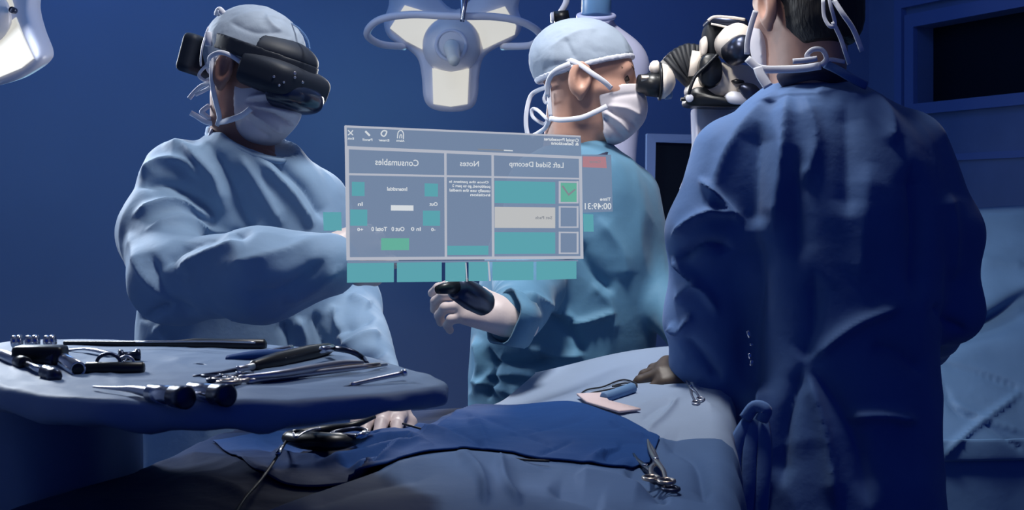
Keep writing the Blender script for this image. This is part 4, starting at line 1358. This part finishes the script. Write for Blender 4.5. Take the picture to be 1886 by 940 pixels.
trayF = [([(200, 715), (250, 735), (300, 745)], -.002, 4), ([(380, 700), (450, 720), (560, 716), (700, 700)], .003, 8), ([(700, 705), (760, 690), (800, 705)], .003, 7),
         ([(120, 700), (60, 680), (20, 672)], .004, 9), ([(230, 720), (200, 690), (160, 695)], .0015, 5), ([(640, 690), (720, 680), (790, 694)], -.002, 6)]
TV[:, 2] += crumple(TV, .0022, 11) * np.where(topm, 1, .6)
TV[:, 2] += sheet_fold(TV, trayF)
i, j = np.meshgrid(np.arange(len(rings) - 1), np.arange(nr), indexing='ij')
a = (i * nr + j).ravel(); b = (i * nr + (j + 1) % nr).ravel()
tm = np_mesh(TV, np.stack([a, b, b + nr, a + nr], 1))
cover = part('tray_drape', tm, M['drape_tray'], tr)
md = cover.modifiers.new('thick', 'SOLIDIFY'); md.thickness = .0018; md.offset = -1
# cloth bag of the stand cover, hanging down at the left
bag = [np.array(q) for q in [(-.80, 1.84), (-.76, 1.70), (-.66, 1.64), (-.56, 1.66), (-.515, 1.76), (-.54, 1.86), (-.66, 1.90)]]
bc = np.array(catmull(bag, 10, closed=True)); bm_c = bc.mean(0); BV = []
zs = np.linspace(ZT - .03, .35, 46)
for z in zs:
    t_ = (ZT - .03 - z) / .85
    sc = 1 + .05 * math.sin(t_ * 7) - .1 * t_
    an2 = np.linspace(0, 2 * math.pi, len(bc), endpoint=False)
    rad = sc + .03 * np.sin(an2 * 9 + z * 6) * min(1, t_ * 3)
    BV.append(np.column_stack([bm_c + (bc - bm_c) * rad[:, None], np.full(len(bc), z)]))
BV = np.concatenate(BV); nbc = len(bc)
i, j = np.meshgrid(np.arange(len(zs) - 1), np.arange(nbc), indexing='ij')
a = (i * nbc + j).ravel(); b = (i * nbc + (j + 1) % nbc).ravel()
part('cover_skirt', np_mesh(BV, np.stack([a, a + nbc, b + nbc, b], 1)), M['drape_tray'], tr)
part('tray', mesh(*prism([Vector((*(cen + (q - cen) * .88), ZT - .020)) for q in to[::2]], (0, 0, .012))), M['steel'], tr)
part('post', mesh(*cyl((-.66, 1.77, .04), (-.66, 1.77, ZT - .03), .016)), M['chrome'], tr)
part('foot', mesh(*box((-.92, 1.60, 0), (-.40, 1.94, .04), .012)), M['steel'], tr)


def TP(px_, py_, lift=0.0):
    D = (CZ - (ZT + lift)) * F / (py_ - HY)
    return P(px_, py_, D)


def tool(name, label, parts_, cat='instrument', group=None):
    loc = parts_[0][1]
    root = empty(name, loc, label, cat, group)
    for nm, _, vf, m in parts_:
        part(nm, mesh(*vf), M[m], root)
    return root


# black bar along the back of the tray
a, b = TP(490, 636, .008), TP(118, 632, .006)
tool('long_black_rod', 'long black rod lying along the back edge of the tray', [
    ('rod', b, lathe(a, b, [(0, .005), (.01, .0085), (.35, .0085), (.45, .005), (1, .003)], 14), 'black'),
    ('sheath', a, sweep([TP(470, 631, .017), TP(380, 629, .016), TP(250, 630, .013)], .0012, 6), 'steel')])
# drill head: block with shiny sockets
root = empty('drill_attachment', TP(70, 662, .012), 'black drill attachment with shiny sockets at the back left of the tray', 'drill')
part('body', mesh(*obox(TP(74, 656, .014), Vector((.032, 0, 0)), Vector((0, .016, 0)), Vector((0, 0, .013)), .006)), M['black'], root)
for x, dx in ((38, 9), (66, 12), (98, 10)):
    c = TP(x, 634, .018)
    part('socket', mesh(*lathe(c + Vector((-dx * .0007, -.012, .004)), c + Vector((dx * .0007, -.012, .005)), [(0, .004), (.05, .0085), (.4, .0085), (.5, .0065), (.6, .0085), (.95, .0085), (1, .004)], 16)), M['chrome'], root)
part('chuck', mesh(*cyl(TP(56, 660, .010), TP(104, 664, .010), .010)), M['dark_steel'], root)
a, b = TP(84, 645, .010), TP(146, 682, .009)
tool('drill_handle', 'shiny chrome tube pointing toward the viewer beside the drill attachment', [  # this tube is the drill's handle, kept as a separate object
    ('tube', a, lathe(a, b, [(0, .004), (.02, .006), (.2, .006), (.22, .0092), (.97, .0092), (.97, .007), (.93, .0068)], 24), 'chrome'),
    ('dark_core', b, cyl(a.lerp(b, .5), a.lerp(b, .965), .0069), 'black')])
a, b = TP(0, 652, .010), TP(105, 694, .009)
tool('chuck_key', 'slim steel shaft with a fluted dark tip at the left tray edge', [
    ('handle', a, lathe(a, a.lerp(b, .38), [(0, .006), (.3, .0075), (.9, .0075), (1, .004)], 16), 'steel'),
    ('collar', a, cyl(a.lerp(b, .36), a.lerp(b, .48), .0085), 'black'),
    ('shaft', a, cyl(a.lerp(b, .46), a.lerp(b, .82), .0042), 'chrome'),
    ('fluted_tip', b, lathe(a.lerp(b, .78), b, [(0, .005), (.2, .0085), (.35, .007), (.5, .009), (.65, .0072), (.8, .009), (1, .006)], 14), 'dark_steel')])
a, b = TP(156, 680, .008), TP(266, 679, .008)
rg = [a.lerp(b, .38) + Vector((math.cos(t) * .014, .004, .006 + math.sin(t) * .011)) for t in np.linspace(0, math.pi, 9)]
rg2 = [a.lerp(b, .68) + Vector((math.cos(t) * .009, .004, .005 + math.sin(t) * .009)) for t in np.linspace(0, math.pi, 9)]
tool('bar_handle', 'short black bar grip with a small arched ring at the tray middle left', [
    ('grip', a, cyl(a, b, .0082, bev=.3), 'black'), ('arch', a, sweep(rg, .0022, 8), 'dark_steel'), ('arch', a, sweep(rg2, .0018, 8), 'steel')])
tool('retractor', 'curved steel retractor lying behind the black bar grip', [
    ('blade', TP(150, 648, .006), sweep([TP(120, 646, .004), TP(150, 643, .008), TP(175, 645, .010), TP(205, 652, .008), TP(228, 658, .005)], [.003, .0035, .005, .0045, .003], 8, flat=.5, normal=(0, 0, 1)), 'steel'),
    ('claw', TP(228, 656, .006), sweep([TP(226, 657, .005), TP(232, 662, .006), TP(228, 668, .004)], .002, 6), 'steel')])
tool('steel_spool', 'small dark blue spool standing behind the black bar grip', [
    ('spool', TP(236, 660, .0), lathe(TP(218, 657, .009), TP(258, 655, .009), [(0, .004), (.02, .0085), (.2, .0085), (.25, .0055), (.75, .0055), (.8, .0085), (.98, .0085), (1, .004)], 16), 'dark_steel')])
for (x0, y0, x1, y1, lab, withshaft) in ((276, 724, 342, 733, 'chrome cylinder with a thin pointed shaft at the front of the tray', True),
                                         (350, 720, 418, 729, 'chrome cylinder with a dark open end, right of the pointed one', False)):
    a, b = TP(x0, y0, .0095), TP(x1, y1, .0105)
    pp = [('barrel', a, lathe(a, b, [(0, .006), (.03, .0092), (.62, .0098), (.64, .0085), (.70, .0105), (.97, .011), (1, .009)], 26), 'chrome'),
          ('end_cap', b, lathe(a.lerp(b, .66), b + (b - a) * .04, [(0, .0108), (.7, .0116), (.95, .0116), (1, .009)], 26), 'dark_steel')]
    if withshaft:
        t0 = TP(172, 713, .006)
        pp.append(('shaft', t0, sweep([t0, TP(215, 716, .008), TP(245, 718, .009), TP(278, 724, .0095)], [.0012, .0022, .0042, .0060], 12), 'steel'))
    tool('socket_driver', lab, pp)
# long grasping forceps
cl = clamp('long_forceps', 'long steel forceps stretched across the middle of the tray, rings at its left', TP(700, 672, .008), TP(470, 698, .008), TP(425, 697, .007), TP(432, 705, .008), 'brass', .0052, .010)
tool('needle_holder', 'second long steel instrument just above the ringed forceps', [
    ('upper_arm', TP(560, 680, .014), sweep([TP(440, 696, .012), TP(520, 688, .013), TP(620, 672, .013), TP(668, 668, .012)], [.0025, .0045, .0050, .0025], 8), 'steel'),
    ('lower_arm', TP(560, 690, .008), sweep([TP(455, 703, .008), TP(540, 692, .008), TP(640, 680, .008), TP(712, 672, .006)], [.003, .004, .0035, .002], 8), 'steel')])
# dark pencil with curved tip
a = TP(462, 676, .008); b = TP(612, 641, .013)
tool('cautery_pencil', 'thick dark probe with a thin left needle and a curved hook at the right', [
    ('handle', a, lathe(a, b, [(0, .004), (.04, .0075), (.3, .0105), (.7, .0105), (.93, .008), (1, .005)], 18), 'black'),
    ('needle', a, sweep([TP(355, 694, .004), TP(410, 686, .007), TP(466, 675, .009)], [.0014, .0022, .0034], 8), 'dark_steel'),
    ('chrome_collar', a, cyl(TP(438, 681, .009), TP(466, 675, .009), .0042, seg=12), 'steel'),
    ('hook', b, sweep([TP(606, 642, .016), TP(628, 643, .020), TP(652, 650, .016), TP(668, 660, .008), TP(676, 670, .003)], [.0042, .0038, .0036, .0034, .0030], 8), 'dark_steel'),
    ('tip_cap', b, cyl(TP(592, 645, .020), TP(613, 641, .020), .0045, seg=12), 'chrome')])
tool('tweezers', 'pair of steel tweezers with split ends behind the dark probe', [
    ('prong', TP(535, 640, .01), sweep([TP(440, 655, .008), TP(490, 648, .010), TP(538, 640, .012)], [.0016, .003, .0036], 8), 'chrome'),
    ('prong', TP(535, 650, .01), sweep([TP(440, 658, .006), TP(495, 653, .006), TP(542, 649, .006)], [.0016, .003, .0036], 8), 'chrome')])
tool('scalpel', 'slim steel scalpel near the right end of the tray', [
    ('handle', TP(690, 700, .006), sweep([TP(646, 709, .005), TP(690, 699, .008), TP(742, 688, .012)], [.0024, .0026, .0030], 8), 'steel'),
    ('end_knob', TP(744, 687, .012), cyl(TP(741, 688, .012), TP(748, 686, .013), .0042, seg=12), 'chrome'),
    ('blade', TP(630, 714, .004), sweep([TP(612, 717, .003), TP(630, 714, .0035), TP(648, 709, .005)], [.0008, .0030, .0018], 6, flat=.3, normal=(0, 0, 1)), 'dark_steel')])
clamp('ring_clamp', 'small dark clamp tangled beside the forceps rings', TP(470, 690, .006), TP(440, 693, .006), TP(402, 691, .006), TP(410, 699, .005), 'dark_steel', .004, .009)
cl2 = sweep([TP(420, 660, .004), TP(470, 655, .008), TP(530, 652, .010), TP(570, 655, .005)], [.010, .016, .014, .006], 10, flat=.4, normal=(0, 0, 1))
link('folded_cloth', mesh(*cl2), M['drape_blue'], None, 'crumpled dark blue cloth under the tweezers', 'cloth')

# ------------------------------------------------------------------ the microscope
SD = 2.66
ms = empty('surgical_microscope', (P(1310, 200, SD).x, SD, 0), 'cream and black surgical microscope between the two surgeons', 'microscope')


def mprism(name, pts, D, dep, m, bev=.06, sm=False):
    pts = smooth_poly(pts, 4) if sm else pts
    return part(name, mesh(*prism([P(x, y, D) for x, y in pts], (0, dep, 0), bev)), M[m], ms)


part('eyepiece', mesh(*lathe(P(1172, 153, 2.60), P(1222, 158, 2.60), [(0, .012), (.05, .017), (.35, .021), (.4, .024), (.95, .025), (1, .02)], 28)), M['black'], ms)
part('eyepiece_glint', mesh(*cyl(P(1180, 145, 2.588), P(1214, 146, 2.588), .0085)), M['brass'], ms)  # warm steel bar standing in for the reflection along the eyepiece top
part('turret', mesh(*lathe(P(1216, 150, 2.60), P(1244, 152, 2.60), [(0, .030), (.06, .036), (.35, .034), (.7, .024), (.92, .012), (1, .003)], 32)), M['cream'], ms)
part('turret_rim', mesh(*cyl(P(1212, 150, 2.60), P(1218, 150, 2.60), .038, seg=32)), M['black'], ms)
part('lower_dial', mesh(*cyl(P(1222, 168, 2.61), P(1236, 166, 2.61), .018)), M['teal_tube'], ms)
part('white_knob', mesh(*lathe(P(1196, 126, 2.60), P(1216, 124, 2.60), [(0, .003), (.12, .010), (.4, .0145), (.8, .0145), (1, .008)], 20)), M['cream'], ms)
pc = (1278, 160)
for q, an in enumerate(np.linspace(134, 84, 8)):
    a_ = math.radians(an); r0, r1 = 8, 82 - 1.2 * abs(q - 5)
    dx, dy = math.cos(a_), -math.sin(a_); nx_, ny_ = -dy, dx
    pts = [(pc[0] + dx * r0 + nx_ * s * 2.2, pc[1] + dy * r0 + ny_ * s * 2.2) for s in (-1, 1)] + [(pc[0] + dx * r1 + nx_ * s * 5, pc[1] + dy * r1 + ny_ * s * 5) for s in (1, -1)]
    part('bellows_rib', mesh(*prism([P(x, y, 2.62 + .004 * (q % 2)) for x, y in pts], (0, .07, 0), .1)), M['black_soft'], ms)
mprism('cream_wedge', [(1276, 92), (1292, 94), (1290, 138), (1268, 140)], 2.61, .07, 'cream')
mprism('main_body', [(1272, 166), (1276, 150), (1296, 130), (1322, 114), (1370, 118), (1400, 128), (1412, 160), (1404, 192), (1370, 182), (1320, 176), (1286, 178)], 2.60, .11, 'cream', .05, True)
mprism('focus_knob', [(1291, 112), (1302, 99), (1320, 100), (1330, 116), (1331, 140), (1322, 157), (1304, 160), (1291, 146)], 2.565, .05, 'black', .12, True)
mprism('upper_arm', [(1300, 54), (1310, 40), (1330, 40), (1332, 60), (1324, 104), (1298, 106)], 2.60, .06, 'black_soft', .08, True)
mprism('side_lens', [(1292, 74), (1300, 66), (1304, 78), (1302, 98), (1293, 100)], 2.59, .03, 'cream', .1, True)
mprism('top_frame', [(1306, 34), (1318, 28), (1372, 32), (1380, 46), (1378, 54), (1340, 46), (1310, 42)], 2.58, .09, 'dark_steel', .08, True)
part('frame_strip', mesh(*sweep(px([(1304, 38, 2.575), (1316, 31, 2.572), (1345, 32, 2.572), (1372, 36, 2.572)]), .0028, 6)), M['cream'], ms)
part('frame_strip', mesh(*sweep(px([(1310, 44, 2.572), (1330, 48, 2.57), (1350, 52, 2.57), (1370, 52, 2.57)]), .0022, 6)), M['cream'], ms)
part('white_barrel', mesh(*lathe(P(1340, 88, 2.60), P(1366, 66, 2.54), [(0, .018), (.1, .032), (.55, .034), (.9, .030), (1, .026)], 28)), M['cream'], ms)
part('dark_barrel', mesh(*lathe(P(1350, 96, 2.57), P(1376, 86, 2.50), [(0, .022), (.1, .028), (.7, .027), (1, .02)], 24)), M['dark_steel'], ms)
part('cable', mesh(*sweep(px([(1322, 100, 2.56), (1300, 122, 2.56), (1280, 142, 2.56), (1270, 168, 2.56), (1268, 182, 2.57)]), .0035, 8)), M['black'], ms)
mprism('lower_bracket', [(1266, 192), (1270, 170), (1284, 160), (1300, 162), (1318, 174), (1348, 182), (1372, 190), (1356, 197), (1300, 196)], 2.575, .08, 'black', .06, True)
part('bracket_pin', mesh(*cyl(P(1254, 183, 2.58), P(1268, 183, 2.58), .004)), M['black'], ms)
part('chrome_dot', mesh(*cyl(P(1270, 181, 2.572), P(1270, 181, 2.56), .008, seg=14)), M['white_enamel'], ms)
mprism('steel_barrel', [(1338, 178), (1348, 168), (1372, 172), (1384, 184), (1372, 192), (1346, 190)], 2.565, .04, 'white_enamel', .1, True)
mprism('dark_lens', [(1362, 162), (1372, 152), (1392, 156), (1404, 172), (1398, 184), (1376, 182)], 2.555, .04, 'dark_steel', .1, True)
mprism('slot', [(1348, 148), (1356, 145), (1370, 148), (1372, 152), (1352, 154)], 2.585, .02, 'black', .1)
# draped column down to the base, behind the standing surgeon
mprism('column_drape', [(1284, 197), (1362, 197), (1364, 420), (1364, 800), (1290, 800), (1276, 420), (1262, 345), (1276, 312), (1286, 262)], 2.66, .10, 'column_white', .02)
cbx = P(1325, 800, 2.71)
part('base', mesh(*box((cbx.x - .22, cbx.y - .10, 0), (cbx.x + .22, cbx.y + .30, .10), .03)), M['white_enamel'], ms)
part('pole', mesh(*cyl((cbx.x, cbx.y, .1), (cbx.x, cbx.y, 1.0), .03)), M['white_enamel'], ms)

# pale filmed column behind the right-facing surgeon
st = empty('draped_column', (P(1150, 300, 2.98).x, 2.98, 0), 'pale plastic-wrapped equipment column behind the surgeon at the eyepiece', 'column')
part('upper_tube', mesh(*cyl(P(1100, -60, 2.98), P(1098, 34, 2.96), .034)), M['teal_tube'], st)
cc = P(1098, 30, 2.96)
part('film_collar', mesh(*sweep([cc + Vector((math.cos(t) * .040, math.sin(t) * .040, .012 * math.sin(t))) for t in np.linspace(0, 2 * math.pi, 18, endpoint=False)], .006, 8, closed=True, n=2)), M['pale_plastic'], st)
part('film_sleeve', mesh(*sweep(px([(1098, 34, 2.97), (1112, 70, 2.98), (1158, 112, 2.98), (1160, 160, 2.98), (1146, 230, 2.98), (1136, 300, 2.98), (1132, 420, 2.98)]),
                                [.034, .042, .044, .040, .040, .044, .045], 24, n=8)), M['film_white'], st)
b_ = P(1132, 420, 2.98)
part('lower_pole', mesh(*cyl((b_.x, b_.y, .05), b_, .04)), M['white_enamel'], st)
part('foot', mesh(*box((b_.x - .2, b_.y - .2, 0), (b_.x + .2, b_.y + .2, .05), .02)), M['white_enamel'], st)
ja = empty('jointed_arm', P(1035, 30, 3.3), 'thin jointed arm with a black clamp above the pale blue cap', 'arm')
part('upper_rod', mesh(*sweep(px([(1058, -120, 3.3), (1046, -10, 3.3), (1034, 22, 3.3)]), .008, 10)), M['white_enamel'], ja)
part('clamp_block', mesh(*prism([P(x, y, 3.27) for x, y in ((1020, 20), (1047, 18), (1050, 38), (1022, 42))], (0, .05, 0), .1)), M['black'], ja)
part('clamp_face', mesh(*prism([P(x, y, 3.262) for x, y in ((1014, 23), (1020, 21), (1021, 38), (1015, 39))], (0, .04, 0), .1)), M['white_enamel'], ja)
part('lower_rod', mesh(*sweep(px([(1036, 40, 3.3), (1040, 70, 3.3), (1046, 120, 3.3)]), .009, 10)), M['cream'], ja)
part('ceiling_rod', mesh(*cyl(P(1058, -118, 3.3), Vector((P(1058, -118, 3.3).x, 3.3, HGT)), .012)), M['white_enamel'], ja)

# ------------------------------------------------------------------ draped back table on the right
rows = [[(1660, 392, 3.45), (1780, 392, 3.45), (1890, 386, 3.45), (2000, 380, 3.45)],
        [(1660, 402, 3.38), (1780, 400, 3.38), (1890, 394, 3.38), (2000, 390, 3.38)],
        [(1660, 470, 3.30), (1780, 455, 3.30), (1890, 440, 3.30), (2000, 430, 3.30)],
        [(1650, 560, 3.18), (1790, 500, 3.22), (1890, 482, 3.24), (2000, 468, 3.24)],
        [(1650, 640, 3.02), (1800, 575, 3.08), (1890, 524, 3.16), (2000, 490, 3.18)],
        [(1650, 665, 3.0), (1800, 600, 3.10), (1890, 556, 3.14), (2000, 525, 3.14)],
        [(1650, 690, 2.92), (1800, 645, 2.98), (1890, 632, 3.00), (2000, 630, 3.0)],
        [(1650, 730, 2.86), (1800, 715, 2.88), (1890, 705, 2.90), (2000, 700, 2.9)],
        [(1640, 800, 2.80), (1800, 795, 2.80), (1890, 790, 2.82), (2000, 785, 2.82)],
        [(1640, 850, 2.76), (1800, 848, 2.76), (1890, 846, 2.78), (2000, 842, 2.78)],
        [(1640, 870, 2.77), (1800, 868, 2.77), (1890, 866, 2.79), (2000, 862, 2.79)],
        [(1640, 1570, 2.80), (1800, 1570, 2.80), (1890, 1570, 2.80), (2000, 1570, 2.80)]]
G = np.array([[list(P(*q)) for q in r] for r in rows])
G = np.array(catmull(list(G), 12)); G = np.array(catmull(list(G.transpose(1, 0, 2)), 24)).transpose(1, 0, 2)
nr_, nc_ = G.shape[:2]; GV = G.reshape(-1, 3)
bf = [([(1725, 668), (1800, 690), (1890, 722)], -.010, 4), ([(1730, 848), (1790, 790), (1890, 715)], .012, 5), ([(1735, 735), (1810, 772), (1890, 800)], .008, 5),
      ([(1790, 475), (1890, 490)], .006, 8), ([(1780, 620), (1890, 560)], .010, 8), ([(1800, 772), (1850, 810), (1890, 830)], -.008, 4), ([(1730, 700), (1760, 760), (1810, 775)], -.007, 4)]
GV = GV + np.array([0, -1, .3]) * (sheet_fold(GV, bf) + crumple(GV + 2, .006, 5))[:, None]
Gw = GV.reshape(nr_, nc_, 3)
def pushed(a):
    b = a.copy(); b[..., 1] = 3.95
    return b
Gw = np.concatenate([pushed(Gw[:, :1]), Gw, pushed(Gw[:, -1:])], 1)        # sides run back
top = pushed(Gw[:1]); low = top.copy(); low[..., 2] = .02
Gw = np.concatenate([low, top, Gw], 0)
nr_, nc_ = Gw.shape[:2]; GV = Gw.reshape(-1, 3)
i, j = np.meshgrid(np.arange(nr_ - 1), np.arange(nc_ - 1), indexing='ij'); k = (i * nc_ + j).ravel()
bt = link('back_table', np_mesh(GV, np.stack([k, k + nc_, k + nc_ + 1, k + 1], 1)), M['drape_far'], None, 'tall equipment draped in creased light blue sheet at the right', 'draped table')
md = bt.modifiers.new('thick', 'SOLIDIFY'); md.thickness = .002
cx_ = P(1890, 900, 3.0).x
part('frame', mesh(*box((cx_ - .26, 3.02, 0), (cx_ + .12, 3.34, .80), .02)), M['dark_steel'], bt)

# ------------------------------------------------------------------ the floating display
pa = Vector(((636 - HX) / F * 2.0, 2.0, 0)); pb = Vector(((1072 - HX) / F * 2.18, 2.18, 0))
pn = (pb - pa).cross(Vector((0, 0, 1))).normalized()
if pn.y > 0: pn = -pn                                    # towards the camera


def HP(x, y, lift=0.0):
    d = P(x, y, 1.0) - Vector((0, 0, CZ))
    t = (pa + pn * lift).dot(pn) / d.dot(pn)
    return Vector((0, 0, CZ)) + d * t


holo = empty('floating_display', HP(855, 480), 'translucent floating display with mirrored writing and teal buttons', 'display')
M['h_panel'] = holo_mat('display_film', (0.20, 0.275, 0.415), 0.9, 0.80)
M['h_header'] = holo_mat('display_header_film', (0.20, 0.275, 0.415), 0.9, 0.76)
M['h_line'] = holo_mat('display_line', (0.50, 0.53, 0.62), 0.9, 0.85)
M['h_teal'] = holo_mat('display_teal', (0.105, 0.36, 0.42), 1.0, 0.95)
M['h_green'] = holo_mat('display_green', (0.13, 0.42, 0.33), 1.0, 0.95)
M['h_white'] = holo_mat('display_white', (0.50, 0.51, 0.52), 1.0, 0.95)
M['h_text'] = holo_mat('display_text', (0.66, 0.70, 0.74), 1.0, 1.0)
M['h_red'] = holo_mat('display_red', (0.42, 0.21, 0.25), 1.0, 0.92)
M['h_grey'] = holo_mat('display_grey_text', (0.22, 0.24, 0.28), 1.0, 1.0)


def hq(name, pts, m, lift=.0, th=.0012, label=None):
    return part(name, mesh(*prism([HP(x, y, lift) for x, y in pts], -pn * th * -1), smooth=False), M[m], holo, label)


def rowy(x, yl, yr, xl=640., xr=1070.):
    return yl + (yr - yl) * (x - xl) / (xr - xl)


def hrect(name, x0, x1, yt, yb, m, lift=.002, sk=None, label=None):
    """rectangle following the perspective slope: yt, yb are given at x0; sk = slopes"""
    sk = sk if sk is not None else slope
    return hq(name, [(x0, yt), (x1, yt + (x1 - x0) * sk(yt)), (x1, yb + (x1 - x0) * sk(yb)), (x0, yb)], m, lift, label=label)


def slope(y):                                        # lines fan out from the top (+.046) to the bottom (-.008)
    return .046 + (y - 233) / (478 - 233) * (-.008 - .046)


hq('header_pane', [(635, 233), (1069, 252), (1070, 288), (636, 270)], 'h_header')
hq('main_pane', [(636, 271), (1070, 289), (1073, 476), (640, 479)], 'h_panel')
# frame lines
hq('frame_line', [(635, 231), (1069, 250), (1069, 253), (635, 235)], 'h_line', .002)
hq('frame_line', [(634, 232), (638, 232), (639, 270), (635, 270)], 'h_line', .002)
hq('frame_line', [(635, 269), (1071, 288), (1071, 293), (635, 275)], 'h_line', .002)
hq('frame_line', [(635, 270), (642, 270), (644, 479), (638, 479)], 'h_line', .003)
hq('frame_line', [(1066, 289), (1071, 289), (1074, 477), (1069, 477)], 'h_line', .003)
hq('frame_line', [(638, 474), (1073, 472), (1073, 477), (638, 480)], 'h_line', .002)
hq('divider', [(641, 319), (1067, 328), (1067, 331), (641, 323)], 'h_line', .002)
hq('divider', [(818, 279), (822, 279), (823, 475), (819, 475)], 'h_line', .003)
hq('divider', [(905, 283), (909, 283), (910, 475), (906, 475)], 'h_line', .003)
hq('highlight_line', [(928, 276), (944, 277), (944, 279), (928, 278)], 'h_text', .004)
hq('shade_line', [(880, 274), (927, 276), (927, 278), (880, 276)], 'h_grey', .004)
# buttons and swatches
for b in ((911, 1022, 333, 374, 'h_teal'), (911, 1022, 381, 420, 'h_white'), (911, 1022, 428, 468, 'h_teal'), (824, 899, 453, 470, 'h_teal'),
          (648, 671, 335, 361, 'h_teal'), (782, 806, 338, 362, 'h_teal'), (645, 676, 386, 416, 'h_teal'), (779, 810, 388, 416, 'h_teal'),
          (702, 753, 439, 461, 'h_green'), (720, 761, 378, 388, 'h_text')):
    hrect('button', b[0], b[1], b[2], b[3], b[4], .003)
hrect('checkbox', 1032, 1062, 337, 372, 'h_green', .003)
hq('tick', [(1034, 343), (1037, 342), (1047, 357), (1058, 348), (1060, 350), (1047, 361)], 'h_grey', .006)
for y0, y1 in ((334, 375), (380, 420), (427, 468)):
    for q in ([(1029, y0), (1065, y0 + .5), (1065, y0 + 3), (1029, y0 + 2.5)], [(1029, y1 - 2.5), (1065, y1 - 2.5), (1065, y1), (1029, y1)],
              [(1029, y0), (1032, y0), (1032, y1), (1029, y1)], [(1062, y0), (1065, y0), (1065, y1), (1062, y1)]):
        hq('checkbox_edge', q, 'h_line', .0045)
for x0, x1, yt, yt2, yb, yb2 in ((639, 725, 485, 484, 521, 520), (731, 813, 484, 483, 520, 519), (820, 857, 484, 483, 519, 518.5), (863, 898, 483, 483, 518, 518),
                                 (907, 982, 483, 482, 517, 516), (988, 1061, 482, 481, 516, 514)):
    hq('menu_button', [(x0, yt), (x1, yt2), (x1, yb2), (x0, yb)], 'h_teal', .004)
hq('menu_strip', [(640, 481), (1064, 479), (1064, 482), (640, 485)], 'h_panel', .001)
for q in ([(857, 484), (858.5, 484), (860.5, 519), (859, 519)], [(898, 482), (900.5, 482), (903.5, 518), (901, 518)]):
    hq('highlight_line', q, 'h_line', .006)
hq('side_button', [(595, 391), (628, 391), (629, 425), (596, 425)], 'h_teal', .003)
# side pane at the right
hq('side_pane', [(1071, 285), (1125, 285), (1128, 390), (1074, 392)], 'h_header', -.004)
hq('red_button', [(1073, 288), (1115, 289), (1117, 310), (1073, 308)], 'h_red', .003)
hq('side_button', [(1074, 394), (1092, 395), (1093, 427), (1075, 427)], 'h_teal', .003)


def htext(s, x0, x1, y, hgt, m='h_text', sk=None, lift=.007, bold=.012):
    """mirrored writing: begins at the right x1 and runs to x0; y is the centre row at x0"""
    cu = bpy.data.curves.new('t', 'FONT'); cu.body = s; cu.size = 1; cu.offset = bold; cu.resolution_u = 3
    ob = bpy.data.objects.new('t', cu); COL.objects.link(ob)
    bpy.context.view_layer.update()
    me = bpy.data.meshes.new_from_object(ob.evaluated_get(bpy.context.evaluated_depsgraph_get()))
    bpy.data.objects.remove(ob)
    co = np.array([v.co[:] for v in me.vertices])
    a0, a1 = co[:, 0].min(), co[:, 0].max(); b0, b1 = co[:, 1].min(), co[:, 1].max()
    k_ = sk if sk is not None else slope(y)
    for v in me.vertices:
        u = (v.co.x - a0) / (a1 - a0); w_ = (v.co.y - b0) / (b1 - b0) - .5
        xx = x1 - u * (x1 - x0); yy = y + (xx - x0) * k_ - w_ * hgt
        v.co = HP(xx, yy, lift)
    part('lettering', me, M[m], holo)


htext('Consumables', 691, 771, 298, 12); htext('Notes', 847, 882, 301, 10); htext('Left Sided Decomp', 938, 1038, 303, 13)
htext('Once the patient is', 827, 900, 335, 6, bold=.03); htext('positioned, go to part 2', 833, 903, 343, 7, bold=.03)
htext('usually use the medial', 828, 903, 351, 7, bold=.03); htext('incision', 866, 903, 359, 5, bold=.03)
htext('Interstitial', 713, 750, 348, 7, bold=.03)
htext('In', 659, 668, 376, 7, bold=.03); htext('Out', 791, 806, 376, 7, bold=.03)
htext('+0', 658, 669, 423, 6, bold=.03); htext('Total 0', 684, 713, 422, 8, bold=.03); htext('Out 0', 721, 745, 422, 8, bold=.03); htext('In 0', 757, 775, 422, 7, bold=.03); htext('-0', 794, 802, 423, 6, bold=.03)
htext('Cranial Procedures', 1002, 1066, 256, 6, sk=.04, bold=.03); htext('& Selections', 1015, 1066, 263.5, 6, sk=.04, bold=.03)
htext('Set Pads', 986, 1017, 401, 6, 'h_grey')
htext('Time', 1105, 1125, 367, 6, sk=0, bold=.03); htext('00:49:31', 1077, 1126, 380, 12, sk=0)
htext('Cancel', 1086, 1106, 298, 5, 'h_grey', sk=0)
htext('Exit', 640, 652, 255, 4, bold=.03); htext('Pencil', 668, 686, 257, 4.5, bold=.03); htext('Eraser', 697, 717, 258, 4.5, bold=.03); htext('Alarm', 730, 745, 259, 4.5, bold=.03)


def hline(pts, w_=.8, name='icon', closed=False):
    part(name, mesh(*sweep([HP(x, y, .006) for x, y in pts], w_ * 2.05 / F, 6, closed=closed, n=3)), M['h_text'], holo)


hline([(641, 240), (646, 245), (650, 249)], .9); hline([(650, 240), (646, 245), (641, 249)], .9)
hline([(673, 242), (677, 246), (681, 250)], 1.8)
hline([(704, 250), (702, 246), (706, 241), (712, 242), (711, 247), (708, 251)], 1.2, closed=True)
hline([(732, 255), (733, 245), (736, 241), (740, 241), (743, 246), (743, 256)], .9); hline([(736, 255), (737, 249), (740, 249), (740, 255)], .8)
